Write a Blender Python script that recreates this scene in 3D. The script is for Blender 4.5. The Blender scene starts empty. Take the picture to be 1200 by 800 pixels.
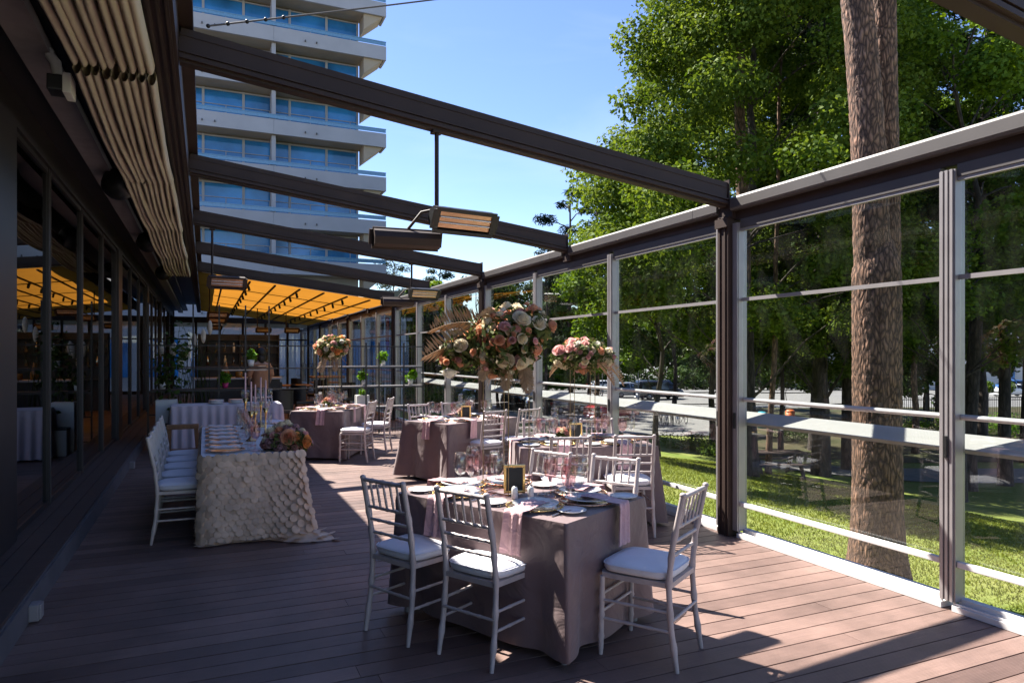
import bpy, bmesh, math, random
import numpy as np
from mathutils import Vector, Matrix, noise
C = bpy.context.scene.collection
R = math.radians
rnd = random.Random(7)

# ------------------------------------------------------------------ materials
def new_mat(name):
    m = bpy.data.materials.new(name); m.use_nodes = True
    nt = m.node_tree; nt.nodes.clear()
    return m, nt, nt.nodes.new, nt.links.new

def mat(name, col, rough=.6, metal=0, var=.12, vscale=8., bump=0., bscale=60., stretch=(1,1,1), spec=.5, sheen=0., coat=0., objvar=0., wr=0., wrs=5.):
    m, nt, N, L = new_mat(name)
    out = N('ShaderNodeOutputMaterial'); b = N('ShaderNodeBsdfPrincipled')
    L(b.outputs[0], out.inputs[0])
    b.inputs['Roughness'].default_value = rough; b.inputs['Metallic'].default_value = metal
    b.inputs['Specular IOR Level'].default_value = spec
    if sheen: b.inputs['Sheen Weight'].default_value = sheen
    if coat: b.inputs['Coat Weight'].default_value = coat
    tc = N('ShaderNodeTexCoord'); mp = N('ShaderNodeMapping'); mp.inputs['Scale'].default_value = stretch
    L(tc.outputs['Object'], mp.inputs[0])
    n = N('ShaderNodeTexNoise'); n.inputs['Scale'].default_value = vscale; n.inputs['Detail'].default_value = 5
    L(mp.outputs[0], n.inputs[0])
    r = N('ShaderNodeValToRGB'); e = r.color_ramp.elements
    e[0].position = .3; e[1].position = .7
    e[0].color = tuple(c*(1-var) for c in col)+(1,); e[1].color = tuple(min(1, c*(1+var)) for c in col)+(1,)
    L(n.outputs[0], r.inputs[0])
    src = r.outputs[0]
    if objvar:
        oi = N('ShaderNodeObjectInfo'); hs = N('ShaderNodeHueSaturation'); mr = N('ShaderNodeMapRange')
        mr.inputs[3].default_value = 1-objvar; mr.inputs[4].default_value = 1+objvar
        L(oi.outputs['Random'], mr.inputs[0]); L(mr.outputs[0], hs.inputs['Value']); L(src, hs.inputs['Color']); src = hs.outputs[0]
    L(src, b.inputs['Base Color'])
    if bump:
        n3 = N('ShaderNodeTexNoise'); n3.inputs['Scale'].default_value = wrs; n3.inputs['Detail'].default_value = 3; n3.inputs['Distortion'].default_value = .8
        L(mp.outputs[0], n3.inputs[0])
        n2 = N('ShaderNodeTexNoise'); n2.inputs['Scale'].default_value = bscale; n2.inputs['Detail'].default_value = 4
        L(mp.outputs[0], n2.inputs[0])
        bp = N('ShaderNodeBump'); bp.inputs['Strength'].default_value = bump; bp.inputs['Distance'].default_value = .01
        L(n2.outputs[0], bp.inputs['Height'])
        if wr:
            bq = N('ShaderNodeBump'); bq.inputs['Strength'].default_value = wr; bq.inputs['Distance'].default_value = .06
            L(n3.outputs[0], bq.inputs['Height']); L(bq.outputs[0], bp.inputs['Normal'])
        L(bp.outputs[0], b.inputs['Normal'])
    return m

def pane_mat(name, tint=(.9,.93,.92), ior=1.45, rough=.0, gl=(1,1,1), wave=0., dirt=0.):
    m, nt, N, L = new_mat(name)
    out = N('ShaderNodeOutputMaterial'); t = N('ShaderNodeBsdfTransparent'); g = N('ShaderNodeBsdfGlossy')
    t.inputs[0].default_value = tint+(1,); g.inputs[0].default_value = gl+(1,); g.inputs['Roughness'].default_value = rough
    lw = N('ShaderNodeLayerWeight'); lw.inputs[0].default_value = .5; mx = N('ShaderNodeMixShader')
    pw = N('ShaderNodeMath'); pw.operation = 'POWER'; pw.inputs[1].default_value = 5; L(lw.outputs['Facing'], pw.inputs[0])
    f0 = ((ior-1)/(ior+1))**2
    f = N('ShaderNodeMath'); f.operation = 'MULTIPLY_ADD'; f.inputs[1].default_value = 1-f0; f.inputs[2].default_value = f0; L(pw.outputs[0], f.inputs[0])
    if wave:
        tc = N('ShaderNodeTexCoord'); n = N('ShaderNodeTexNoise'); n.inputs['Scale'].default_value = 1.2
        bp = N('ShaderNodeBump'); bp.inputs['Strength'].default_value = wave; bp.inputs['Distance'].default_value = .02
        L(tc.outputs['Object'], n.inputs[0]); L(n.outputs[0], bp.inputs['Height']); L(bp.outputs[0], g.inputs['Normal'])
    L(f.outputs[0], mx.inputs[0]); L(t.outputs[0], mx.inputs[1]); L(g.outputs[0], mx.inputs[2])
    if dirt:
        tc2 = N('ShaderNodeTexCoord'); mp2 = N('ShaderNodeMapping'); mp2.inputs['Scale'].default_value = (1, 3, 1); L(tc2.outputs['Object'], mp2.inputs[0])
        nn = N('ShaderNodeTexNoise'); nn.inputs['Scale'].default_value = 2.5; nn.inputs['Detail'].default_value = 7; L(mp2.outputs[0], nn.inputs[0])
        mr = N('ShaderNodeMapRange'); mr.inputs[1].default_value = .42; mr.inputs[2].default_value = .85; mr.inputs[4].default_value = dirt; L(nn.outputs[0], mr.inputs[0])
        df = N('ShaderNodeBsdfDiffuse'); df.inputs[0].default_value = (.6,.58,.54,1); m2 = N('ShaderNodeMixShader')
        L(mr.outputs[0], m2.inputs[0]); L(mx.outputs[0], m2.inputs[1]); L(df.outputs[0], m2.inputs[2]); mx = m2
    L(mx.outputs[0], out.inputs[0])
    return m

def leaf_mat(name, c0, c1, trans=.35, rough=.65, clump=.6):
    m, nt, N, L = new_mat(name)
    out = N('ShaderNodeOutputMaterial'); b = N('ShaderNodeBsdfPrincipled'); tr = N('ShaderNodeBsdfTranslucent'); mx = N('ShaderNodeMixShader')
    a = N('ShaderNodeAttribute'); a.attribute_name = 'rnd'
    tc = N('ShaderNodeTexCoord'); n = N('ShaderNodeTexNoise'); n.inputs['Scale'].default_value = clump
    L(tc.outputs['Object'], n.inputs[0])
    ad = N('ShaderNodeMath'); ad.operation = 'ADD'; L(a.outputs['Fac'], ad.inputs[0]); L(n.outputs[0], ad.inputs[1])
    hf = N('ShaderNodeMath'); hf.operation = 'MULTIPLY'; hf.inputs[1].default_value = .5; L(ad.outputs[0], hf.inputs[0])
    r = N('ShaderNodeValToRGB'); e = r.color_ramp.elements; e[0].position = .2; e[1].position = .8
    e[0].color = c0+(1,); e[1].color = c1+(1,)
    L(hf.outputs[0], r.inputs[0]); L(r.outputs[0], b.inputs['Base Color'])
    hs = N('ShaderNodeHueSaturation'); hs.inputs['Value'].default_value = 1.25; hs.inputs['Saturation'].default_value = 1.1; hs.inputs['Hue'].default_value = .485
    L(r.outputs[0], hs.inputs['Color']); L(hs.outputs[0], tr.inputs[0])
    b.inputs['Roughness'].default_value = rough; b.inputs['Specular IOR Level'].default_value = .1
    mx.inputs[0].default_value = trans
    L(b.outputs[0], mx.inputs[1]); L(tr.outputs[0], mx.inputs[2]); L(mx.outputs[0], out.inputs[0])
    return m

def petal_mat(name, c):
    m, nt, N, L = new_mat(name)
    out = N('ShaderNodeOutputMaterial'); b = N('ShaderNodeBsdfPrincipled'); tr = N('ShaderNodeBsdfTranslucent'); mx = N('ShaderNodeMixShader')
    tc = N('ShaderNodeTexCoord'); n = N('ShaderNodeTexNoise'); n.inputs['Scale'].default_value = 1.6; n.inputs['Detail'].default_value = 4; L(tc.outputs['Object'], n.inputs[0])
    oi = N('ShaderNodeObjectInfo'); ad = N('ShaderNodeMath'); ad.operation = 'MULTIPLY_ADD'; ad.inputs[1].default_value = .45; L(oi.outputs['Random'], ad.inputs[0]); L(n.outputs[0], ad.inputs[2])
    r = N('ShaderNodeValToRGB'); e = r.color_ramp.elements; e[0].position = .35; e[1].position = .95
    e[0].color = tuple(x*.82 for x in c)+(1,); e[1].color = tuple(min(.92, x*1.12+.04) for x in c)+(1,)
    L(ad.outputs[0], r.inputs[0]); L(r.outputs[0], b.inputs['Base Color']); L(r.outputs[0], tr.inputs[0])
    b.inputs['Roughness'].default_value = .65; b.inputs['Specular IOR Level'].default_value = .2; mx.inputs[0].default_value = .45
    L(b.outputs[0], mx.inputs[1]); L(tr.outputs[0], mx.inputs[2]); L(mx.outputs[0], out.inputs[0])
    return m

def bark_mat(name, dark, light, sc=9., zs=.28, bump=1.):
    m, nt, N, L = new_mat(name)
    out = N('ShaderNodeOutputMaterial'); b = N('ShaderNodeBsdfPrincipled'); L(b.outputs[0], out.inputs[0]); b.inputs['Roughness'].default_value = .9
    tc = N('ShaderNodeTexCoord'); mp = N('ShaderNodeMapping'); mp.inputs['Scale'].default_value = (1,1,zs); L(tc.outputs['Object'], mp.inputs[0])
    nz = N('ShaderNodeTexNoise'); nz.inputs['Scale'].default_value = 6; L(mp.outputs[0], nz.inputs[0])
    mxv = N('ShaderNodeMixRGB'); mxv.inputs[0].default_value = .12; L(mp.outputs[0], mxv.inputs[1]); L(nz.outputs['Color'], mxv.inputs[2])
    v = N('ShaderNodeTexVoronoi'); v.feature = 'DISTANCE_TO_EDGE'; v.inputs['Scale'].default_value = sc; L(mxv.outputs[0], v.inputs[0])
    n = N('ShaderNodeTexNoise'); n.inputs['Scale'].default_value = 30; n.inputs['Detail'].default_value = 8; L(mp.outputs[0], n.inputs[0])
    r = N('ShaderNodeValToRGB'); e = r.color_ramp.elements; e[0].position = .0; e[1].position = .22
    e[0].color = dark+(1,); e[1].color = light+(1,)
    ml = N('ShaderNodeMath'); ml.operation = 'MULTIPLY'; L(v.outputs['Distance'], ml.inputs[0]); L(n.outputs[0], ml.inputs[1])
    L(ml.outputs[0], r.inputs[0]); L(r.outputs[0], b.inputs['Base Color'])
    bp = N('ShaderNodeBump'); bp.inputs['Strength'].default_value = bump; bp.inputs['Distance'].default_value = .04
    L(ml.outputs[0], bp.inputs['Height']); L(bp.outputs[0], b.inputs['Normal'])
    return m

def deck_mat():
    m, nt, N, L = new_mat('deck_boards')
    out = N('ShaderNodeOutputMaterial'); b = N('ShaderNodeBsdfPrincipled'); L(b.outputs[0], out.inputs[0])
    tc = N('ShaderNodeTexCoord'); a = N('ShaderNodeAttribute'); a.attribute_name = 'rnd'
    r = N('ShaderNodeValToRGB'); e = r.color_ramp.elements
    e[0].color = (.118,.073,.061,1); e[1].color = (.208,.134,.110,1); L(a.outputs['Fac'], r.inputs[0])
    n = N('ShaderNodeTexNoise'); n.inputs['Scale'].default_value = 1.7; n.inputs['Detail'].default_value = 6; n.inputs['Roughness'].default_value = .65
    L(tc.outputs['Object'], n.inputs[0])
    mp = N('ShaderNodeMapping'); mp.inputs['Scale'].default_value = (1.2, 90, 1); L(tc.outputs['Object'], mp.inputs[0])
    n2 = N('ShaderNodeTexNoise'); n2.inputs['Scale'].default_value = 3; n2.inputs['Detail'].default_value = 4; L(mp.outputs[0], n2.inputs[0])
    mr = N('ShaderNodeMapRange'); mr.inputs[1].default_value = .3; mr.inputs[2].default_value = .7; mr.inputs[3].default_value = .66; mr.inputs[4].default_value = 1.3; L(n.outputs[0], mr.inputs[0])
    mr2 = N('ShaderNodeMapRange'); mr2.inputs[1].default_value = .25; mr2.inputs[2].default_value = .75; mr2.inputs[3].default_value = .78; mr2.inputs[4].default_value = 1.22; L(n2.outputs[0], mr2.inputs[0])
    mu = N('ShaderNodeMath'); mu.operation = 'MULTIPLY'; L(mr.outputs[0], mu.inputs[0]); L(mr2.outputs[0], mu.inputs[1])
    mc = N('ShaderNodeVectorMath'); mc.operation = 'SCALE'; L(r.outputs[0], mc.inputs[0]); L(mu.outputs[0], mc.inputs['Scale'])
    L(mc.outputs[0], b.inputs['Base Color']); b.inputs['Roughness'].default_value = .5; b.inputs['Specular IOR Level'].default_value = .5
    w = N('ShaderNodeTexWave'); w.bands_direction = 'Y'; w.inputs['Scale'].default_value = 30; w.inputs['Distortion'].default_value = .3
    L(tc.outputs['Object'], w.inputs[0])
    sm = N('ShaderNodeMath'); sm.operation = 'ADD'; L(w.outputs['Fac'], sm.inputs[0]); L(n2.outputs[0], sm.inputs[1])
    bp = N('ShaderNodeBump'); bp.inputs['Strength'].default_value = .25; bp.inputs['Distance'].default_value = .003
    L(sm.outputs[0], bp.inputs['Height']); L(bp.outputs[0], b.inputs['Normal'])
    return m

def ground_mat(name, c0, c1, c2, s1=.35, s2=9.):
    m, nt, N, L = new_mat(name)
    out = N('ShaderNodeOutputMaterial'); b = N('ShaderNodeBsdfPrincipled'); L(b.outputs[0], out.inputs[0]); b.inputs['Roughness'].default_value = .9
    b.inputs['Specular IOR Level'].default_value = .2
    tc = N('ShaderNodeTexCoord')
    n = N('ShaderNodeTexNoise'); n.inputs['Scale'].default_value = s1; n.inputs['Detail'].default_value = 6; L(tc.outputs['Object'], n.inputs[0])
    n2 = N('ShaderNodeTexNoise'); n2.inputs['Scale'].default_value = s2; n2.inputs['Detail'].default_value = 8; L(tc.outputs['Object'], n2.inputs[0])
    r = N('ShaderNodeValToRGB'); e = r.color_ramp.elements; e[0].position = .35; e[1].position = .68; e[0].color = c0+(1,); e[1].color = c1+(1,)
    L(n2.outputs[0], r.inputs[0])
    mx = N('ShaderNodeMixRGB'); mr = N('ShaderNodeMapRange'); mr.inputs[1].default_value = .42; mr.inputs[2].default_value = .7; mr.inputs[4].default_value = .75
    L(n.outputs[0], mr.inputs[0]); L(mr.outputs[0], mx.inputs[0]); L(r.outputs[0], mx.inputs[1]); mx.inputs[2].default_value = c2+(1,)
    L(mx.outputs[0], b.inputs['Base Color'])
    bp = N('ShaderNodeBump'); bp.inputs['Strength'].default_value = .6; bp.inputs['Distance'].default_value = .03; L(n2.outputs[0], bp.inputs['Height']); L(bp.outputs[0], b.inputs['Normal'])
    return m

def fabric_translucent(name, col, tcol, fac, rough=.9):
    m, nt, N, L = new_mat(name)
    out = N('ShaderNodeOutputMaterial'); b = N('ShaderNodeBsdfDiffuse'); tr = N('ShaderNodeBsdfTranslucent'); mx = N('ShaderNodeMixShader')
    tc = N('ShaderNodeTexCoord'); n = N('ShaderNodeTexNoise'); n.inputs['Scale'].default_value = 1.5; n.inputs['Detail'].default_value = 5; L(tc.outputs['Object'], n.inputs[0])
    for c, s in ((col, b), (tcol, tr)):
        r = N('ShaderNodeValToRGB'); e = r.color_ramp.elements; e[0].position = .3; e[1].position = .7
        e[0].color = tuple(x*.85 for x in c)+(1,); e[1].color = c+(1,); L(n.outputs[0], r.inputs[0]); L(r.outputs[0], s.inputs[0])
    mx.inputs[0].default_value = fac
    L(b.outputs[0], mx.inputs[1]); L(tr.outputs[0], mx.inputs[2]); L(mx.outputs[0], out.inputs[0])
    return m

M = {}
def setup_mats():
    M['beam'] = mat('brown_powder_coat', (.048,.031,.025), .6, spec=.25, var=.12, vscale=3, bump=.05, bscale=200)
    M['gutter'] = mat('taupe_aluminium', (.095,.085,.081), .5, .2, var=.1, vscale=3)
    M['alu'] = mat('grey_aluminium', (.36,.335,.335), .38, .4, var=.06)
    M['rail'] = mat('white_aluminium', (.68,.66,.65), .4, .0, var=.06)
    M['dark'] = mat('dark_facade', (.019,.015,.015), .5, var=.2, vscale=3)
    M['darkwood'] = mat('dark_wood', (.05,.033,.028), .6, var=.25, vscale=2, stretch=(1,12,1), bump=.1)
    M['kerb'] = mat('painted_kerb', (.10,.098,.108), .6, var=.15, vscale=4)
    M['black'] = mat('black_plastic', (.012,.012,.013), .45)
    M['white'] = mat('white_plastic', (.72,.72,.7), .4, var=.05)
    M['band'] = mat('grey_band', (.26,.235,.23), .55, var=.1)
    M['board'] = mat('pale_board', (.50,.49,.47), .6, var=.08, vscale=1.5, stretch=(8,1,1), bump=.05)
    M['beige_fabric'] = fabric_translucent('beige_awning_fabric', (.68,.60,.49), (.45,.38,.27), .12)
    M['amber_fabric'] = fabric_translucent('amber_awning_fabric', (.30,.14,.03), (.30,.122,.014), .7)
    M['upstand'] = mat('pale_cladding', (.42,.43,.46), .5, var=.08, vscale=2)
    M['pane'] = pane_mat('window_glass', (.89,.90,.89), 1.5, dirt=.014)
    M['darkpane'] = pane_mat('tinted_glass', (.16,.15,.15), 1.55, wave=.02)
    M['chair'] = mat('silver_painted_wood', (.46,.40,.385), .42, var=.14, vscale=14, bump=.06, bscale=120, objvar=.05)
    M['whitechair'] = mat('white_painted_wood', (.56,.49,.43), .45, var=.08, vscale=14)
    M['cushion'] = mat('white_cushion', (.74,.73,.76), .85, var=.04, bump=.12, bscale=90, sheen=.2, wr=.12, wrs=9)
    M['mauve'] = mat('mauve_cloth', (.178,.118,.116), .55, var=.07, vscale=5, bump=.12, bscale=260, sheen=.2, wr=.35, wrs=4.5)
    M['buffetcloth'] = mat('pale_lilac_cloth', (.52,.48,.53), .7, var=.05, bump=.05, sheen=.3)
    M['cream'] = mat('cream_petal_cloth', (.60,.46,.34), .75, var=.22, vscale=9, bump=.1)
    M['creamtop'] = mat('pale_table_top', (.68,.65,.64), .7, var=.08)
    M['napkin'] = mat('pink_napkin', (.60,.36,.37), .8, var=.06, bump=.15, bscale=200, sheen=.3, wr=.3, wrs=14)
    M['plate'] = mat('white_china', (.8,.79,.77), .18, var=.02)
    M['gold'] = mat('gold_metal', (.75,.5,.2), .25, 1., var=.12)
    M['bronze'] = mat('bronze_rod', (.30,.20,.10), .35, .8, var=.1)
    M['copper'] = mat('rose_gold_rim', (.72,.42,.28), .25, 1., var=.12)
    M['steel'] = mat('steel', (.6,.58,.55), .25, 1.)
    M['pinkglass'] = pane_mat('pink_glass', (.945,.84,.85), 1.8, .04)
    M['clearglass'] = pane_mat('clear_glass', (.93,.93,.92), 1.65, .03)
    M['candle'] = mat('pink_wax', (.62,.42,.44), .5)
    M['chalk'] = mat('blackboard', (.012,.012,.012), .5)
    M['oak'] = mat('oiled_wood', (.25,.12,.05), .5, var=.25, vscale=3, stretch=(8,8,1))
    M['hotelwall'] = mat('pale_concrete', (.43,.42,.435), .8, var=.06, vscale=.8)
    M['soffit'] = mat('tan_concrete', (.44,.35,.25), .85, var=.08, vscale=.8)  # tan paints warm bounce light under balconies; annexe roof and columns share it
    M['hotelglass'] = mat('painted_sky_glass', (.03,.20,.48), .08, .0, var=.45, vscale=.45, spec=.8)  # blue base colour stands in for the reflected sky
    M['bluerail'] = mat('blue_rail_glass', (.15,.31,.46), .15, spec=.8)
    M['curtain'] = mat('pale_curtain', (.4,.45,.5), .8, var=.1, stretch=(6,6,.2))
    M['asphalt'] = mat('asphalt', (.17,.165,.155), .9, var=.15, vscale=2, bump=.2)
    M['carblack'] = mat('black_car_paint', (.012,.012,.014), .2, coat=1.)
    M['carred'] = mat('red_car_paint', (.35,.02,.025), .25, coat=1.)
    M['carwhite'] = mat('white_car_paint', (.7,.7,.7), .25, coat=1.)
    M['carsilver'] = mat('silver_car_paint', (.35,.38,.42), .25, .4, coat=1.)
    M['carblue'] = mat('blue_car_paint', (.04,.12,.32), .25, coat=1.)
    M['carglass'] = mat('car_window', (.015,.018,.02), .06, spec=1.)
    M['tyre'] = mat('tyre_rubber', (.015,.015,.015), .85)
    M['lampred'] = mat('tail_lamp', (.4,.02,.02), .2)
    M['skin'] = mat('skin', (.5,.3,.22), .6)
    M['tan'] = mat('tan_top', (.48,.22,.11), .8)
    M['hair'] = mat('dark_hair', (.02,.014,.01), .6)
    M['amberglass'] = mat('amber_glass', (.45,.17,.02), .2)
    M['magenta'] = mat('magenta_pot', (.5,.03,.16), .4)
    M['orange'] = mat('orange_plastic', (.6,.14,.03), .5)
    M['turq'] = mat('turquoise_plastic', (.03,.3,.4), .5)
    M['bark_pine'] = bark_mat('pine_bark', (.04,.021,.014), (.34,.185,.12), 27., .3, .9)
    M['bark'] = bark_mat('tree_bark', (.02,.015,.012), (.1,.075,.06), 9., .25, .8)
    M['bark_pale'] = bark_mat('orange_pine_bark', (.08,.045,.028), (.34,.2,.13), 12., .3, .6)
    M['leaf_a'] = leaf_mat('linden_leaf', (.035,.075,.008), (.165,.225,.036), .36)
    M['leaf_b'] = leaf_mat('maple_leaf', (.04,.09,.010), (.17,.26,.03), .34)
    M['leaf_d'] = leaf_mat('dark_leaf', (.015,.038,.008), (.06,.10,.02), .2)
    M['needle'] = leaf_mat('pine_needle', (.014,.03,.012), (.045,.07,.028), .15)
    M['potleaf'] = leaf_mat('pot_plant_leaf', (.06,.16,.015), (.2,.38,.04), .3, clump=8)
    M['bouqleaf'] = leaf_mat('bouquet_leaf', (.035,.055,.016), (.16,.19,.06), .3, clump=9)
    M['palm'] = mat('dried_palm', (.40,.25,.13), .7, var=.25, vscale=10)
    M['grass'] = leaf_mat('grass_blade', (.11,.145,.02), (.26,.29,.06), .4, clump=.8)
    for k, c in {'peach':(.80,.42,.24),'pink':(.78,.46,.42),'cream':(.82,.70,.50),'dusty':(.50,.25,.21),'orange':(.82,.36,.11),'white':(.80,.75,.65),'mauve':(.46,.28,.29)}.items():
        M['rose_'+k] = petal_mat('rose_petal_'+k, c)
    M['lawn'] = ground_mat('lawn', (.10,.15,.02), (.20,.25,.045), (.26,.26,.08))
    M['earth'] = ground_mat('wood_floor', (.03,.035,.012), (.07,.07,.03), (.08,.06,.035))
    M['paving'] = mat('grey_paving', (.17,.165,.16), .9, var=.15, vscale=.6)
    M['deck'] = deck_mat()
    M['blockwall'] = mat('white_render', (.6,.59,.56), .85, var=.05, vscale=1)
    M['brick'] = mat('red_roof', (.25,.09,.06), .8, var=.15, vscale=2)
    M['heatcoil'] = mat('copper_reflector', (.62,.40,.26), .3, .9, var=.2, vscale=6)
setup_mats()

# ------------------------------------------------------------------ mesh builder
class MB:
    def __init__(s): s.v=[]; s.f=[]; s.sm=[]
    def add(s, vs, fs, smooth=False):
        o=len(s.v); s.v.extend([tuple(v) for v in vs]); s.f.extend([tuple(i+o for i in f) for f in fs]); s.sm.extend([smooth]*len(fs)); return s
    def box(s, x0,x1,y0,y1,z0,z1):
        return s.add([(x0,y0,z0),(x1,y0,z0),(x1,y1,z0),(x0,y1,z0),(x0,y0,z1),(x1,y0,z1),(x1,y1,z1),(x0,y1,z1)],
              [(0,3,2,1),(4,5,6,7),(0,1,5,4),(1,2,6,5),(2,3,7,6),(3,0,4,7)])
    def bbox(s, x0,x1,y0,y1,z0,z1, b=.004):   # bevelled box
        bm=bmesh.new(); bmesh.ops.create_cube(bm,size=1)
        for v in bm.verts: v.co=Vector(((x0+x1)/2+v.co.x*(x1-x0),(y0+y1)/2+v.co.y*(y1-y0),(z0+z1)/2+v.co.z*(z1-z0)))
        bmesh.ops.bevel(bm,geom=list(bm.edges),offset=b,segments=2,affect='EDGES',profile=.7)
        bm.verts.index_update(); s.add([v.co[:] for v in bm.verts],[[v.index for v in f.verts] for f in bm.faces]); bm.free(); return s
    def bar(s, p0, p1, w, h, up=(0,0,1)):
        p0=Vector(p0);p1=Vector(p1);d=(p1-p0).normalized();u=Vector(up);a=d.cross(u).normalized();b=a.cross(d).normalized()
        vs=[]
        for p in (p0,p1):
            for i,j in ((-1,-1),(1,-1),(1,1),(-1,1)): vs.append(p+a*w/2*i+b*h/2*j)
        return s.add(vs,[(0,1,2,3),(7,6,5,4),(0,4,5,1),(1,5,6,2),(2,6,7,3),(3,7,4,0)])
    def tube(s, pts, r, n=8, caps=True, smooth=True):
        pts=[Vector(p) for p in pts]; rs=r if isinstance(r,(list,tuple)) else [r]*len(pts)
        vs=[];fs=[];pa=None
        for i,p in enumerate(pts):
            d=(pts[min(i+1,len(pts)-1)]-pts[max(i-1,0)]).normalized()
            if pa is None:
                pa=d.cross(Vector((0,0,1)) if abs(d.z)<.9 else Vector((1,0,0))).normalized()
            else:
                pa=(pa-d*pa.dot(d)).normalized()
            b=d.cross(pa)
            for k in range(n):
                t=2*math.pi*k/n; vs.append(p+(pa*math.cos(t)+b*math.sin(t))*rs[i])
        for i in range(len(pts)-1):
            for k in range(n):
                a=i*n+k; c=i*n+(k+1)%n; fs.append((a,c,c+n,a+n))
        s.add(vs,fs,smooth)
        if caps:
            s.add(vs[:n],[tuple(range(n))[::-1]]); s.add(vs[-n:],[tuple(range(n))])
        return s
    def lathe(s, prof, n=16, c=(0,0,0), smooth=True):
        vs=[];fs=[]
        for r,z in prof:
            for k in range(n):
                t=2*math.pi*k/n; vs.append((c[0]+r*math.cos(t),c[1]+r*math.sin(t),c[2]+z))
        for i in range(len(prof)-1):
            for k in range(n):
                a=i*n+k;b=i*n+(k+1)%n; fs.append((a,b,b+n,a+n))
        return s.add(vs,fs,smooth)
    def grid(s, fn, nu, nv, smooth=True, wrapu=False):
        vs=[fn(i,j) for j in range(nv+1) for i in range(nu+(0 if wrapu else 1))]
        w=nu if wrapu else nu+1; fs=[]
        for j in range(nv):
            for i in range(nu):
                i2=(i+1)%w if wrapu else i+1
                fs.append((j*w+i,j*w+i2,(j+1)*w+i2,(j+1)*w+i))
        return s.add(vs,fs,smooth)
    def sphere(s, c, r, nu=12, nv=8, sc=(1,1,1)):
        def fn(i,j):
            t=2*math.pi*i/nu;p=math.pi*j/nv
            return (c[0]+r*sc[0]*math.sin(p)*math.cos(t),c[1]+r*sc[1]*math.sin(p)*math.sin(t),c[2]+r*sc[2]*math.cos(p))
        return s.grid(fn,nu,nv,True,True)
    def mesh(s, name, m):
        me=bpy.data.meshes.new(name); me.from_pydata(s.v,[],s.f)
        me.polygons.foreach_set('use_smooth',s.sm); me.materials.append(M[m] if isinstance(m,str) else m); me.update(); return me
    def build(s, name, m, parent=None, loc=None, kind=None):
        return obj(name, s.mesh(name,m), parent, loc, kind)

def obj(name, me, parent=None, loc=None, kind=None):
    o=bpy.data.objects.new(name,me); C.objects.link(o)
    if parent: o.parent=parent
    if loc is not None: o.location=loc
    if kind: o['kind']=kind
    return o
def tag(o,label,cat,group=None):
    o['label']=label;o['category']=cat
    if group:o['group']=group
    return o
def thing(name,label,cat,loc=(0,0,0),rz=0,group=None):
    o=bpy.data.objects.new(name,None);C.objects.link(o);o.location=loc;o.rotation_euler=(0,0,rz);o.empty_display_size=.1
    return tag(o,label,cat,group)
def dup(root,loc,rz=0,label=None,group=None,scale=None,name=None):
    def cp(o,par):
        c=o.copy();C.objects.link(c)
        if par is not None: c.parent=par
        for ch in list(o.children): cp(ch,c)
        return c
    r=cp(root,None); r.location=loc; r.rotation_euler=(0,0,rz)
    if label:r['label']=label
    if group:r['group']=group
    if scale:r.scale=(scale,)*3
    return r

def fast(name, V, nper, matname, rndv=None, smooth=False):
    """V: (n*nper,3) array of separate polygons with nper corners each"""
    n=len(V)//nper; me=bpy.data.meshes.new(name)
    me.vertices.add(len(V)); me.vertices.foreach_set('co',np.ascontiguousarray(V,dtype=np.float32).ravel())
    me.loops.add(len(V)); me.loops.foreach_set('vertex_index',np.arange(len(V),dtype=np.int32))
    me.polygons.add(n); me.polygons.foreach_set('loop_start',np.arange(0,len(V),nper,dtype=np.int32)); me.polygons.foreach_set('loop_total',np.full(n,nper,dtype=np.int32))
    if rndv is not None:
        a=me.attributes.new('rnd','FLOAT','POINT'); a.data.foreach_set('value',np.repeat(rndv,nper).astype(np.float32))
    me.materials.append(M[matname]); me.update(calc_edges=True); return me

def leaf_mesh(name, cl, n, size, seed, matname, up=.5, flat=.7, aspect=.62, jitter=.35, shell=.5, outw=.6, bend=.0):
    """cl: list of (x,y,z,r); n leaves scattered in the clumps"""
    g=np.random.default_rng(seed); cl=np.array(cl,dtype=float)
    w=cl[:,3]**2; idx=g.choice(len(cl),n,p=w/w.sum())
    d=g.normal(size=(n,3)); d/=np.linalg.norm(d,axis=1)[:,None]
    rad=g.random(n)**shell
    off=d*rad[:,None]*cl[idx,3][:,None]; off[:,2]*=flat
    p=cl[idx,:3]+off
    nr=g.normal(size=(n,3))*.55+d*outw; nr[:,2]+=up; nr/=np.linalg.norm(nr,axis=1)[:,None]
    t=g.normal(size=(n,3)); t-=nr*(t*nr).sum(1)[:,None]; t/=np.linalg.norm(t,axis=1)[:,None]
    b=np.cross(nr,t); s=(size*(1+jitter*(g.random(n)*2-1)))[:,None]
    V=np.empty((n,4,3)); V[:,0]=p-t*s*.5; V[:,1]=p+b*s*aspect*.5-t*s*.05+nr*s*.08; V[:,2]=p+t*s*.5-nr*s*bend; V[:,3]=p-b*s*aspect*.5-t*s*.05+nr*s*.08
    return fast(name,V.reshape(-1,3),4,matname,g.random(n))
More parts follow.
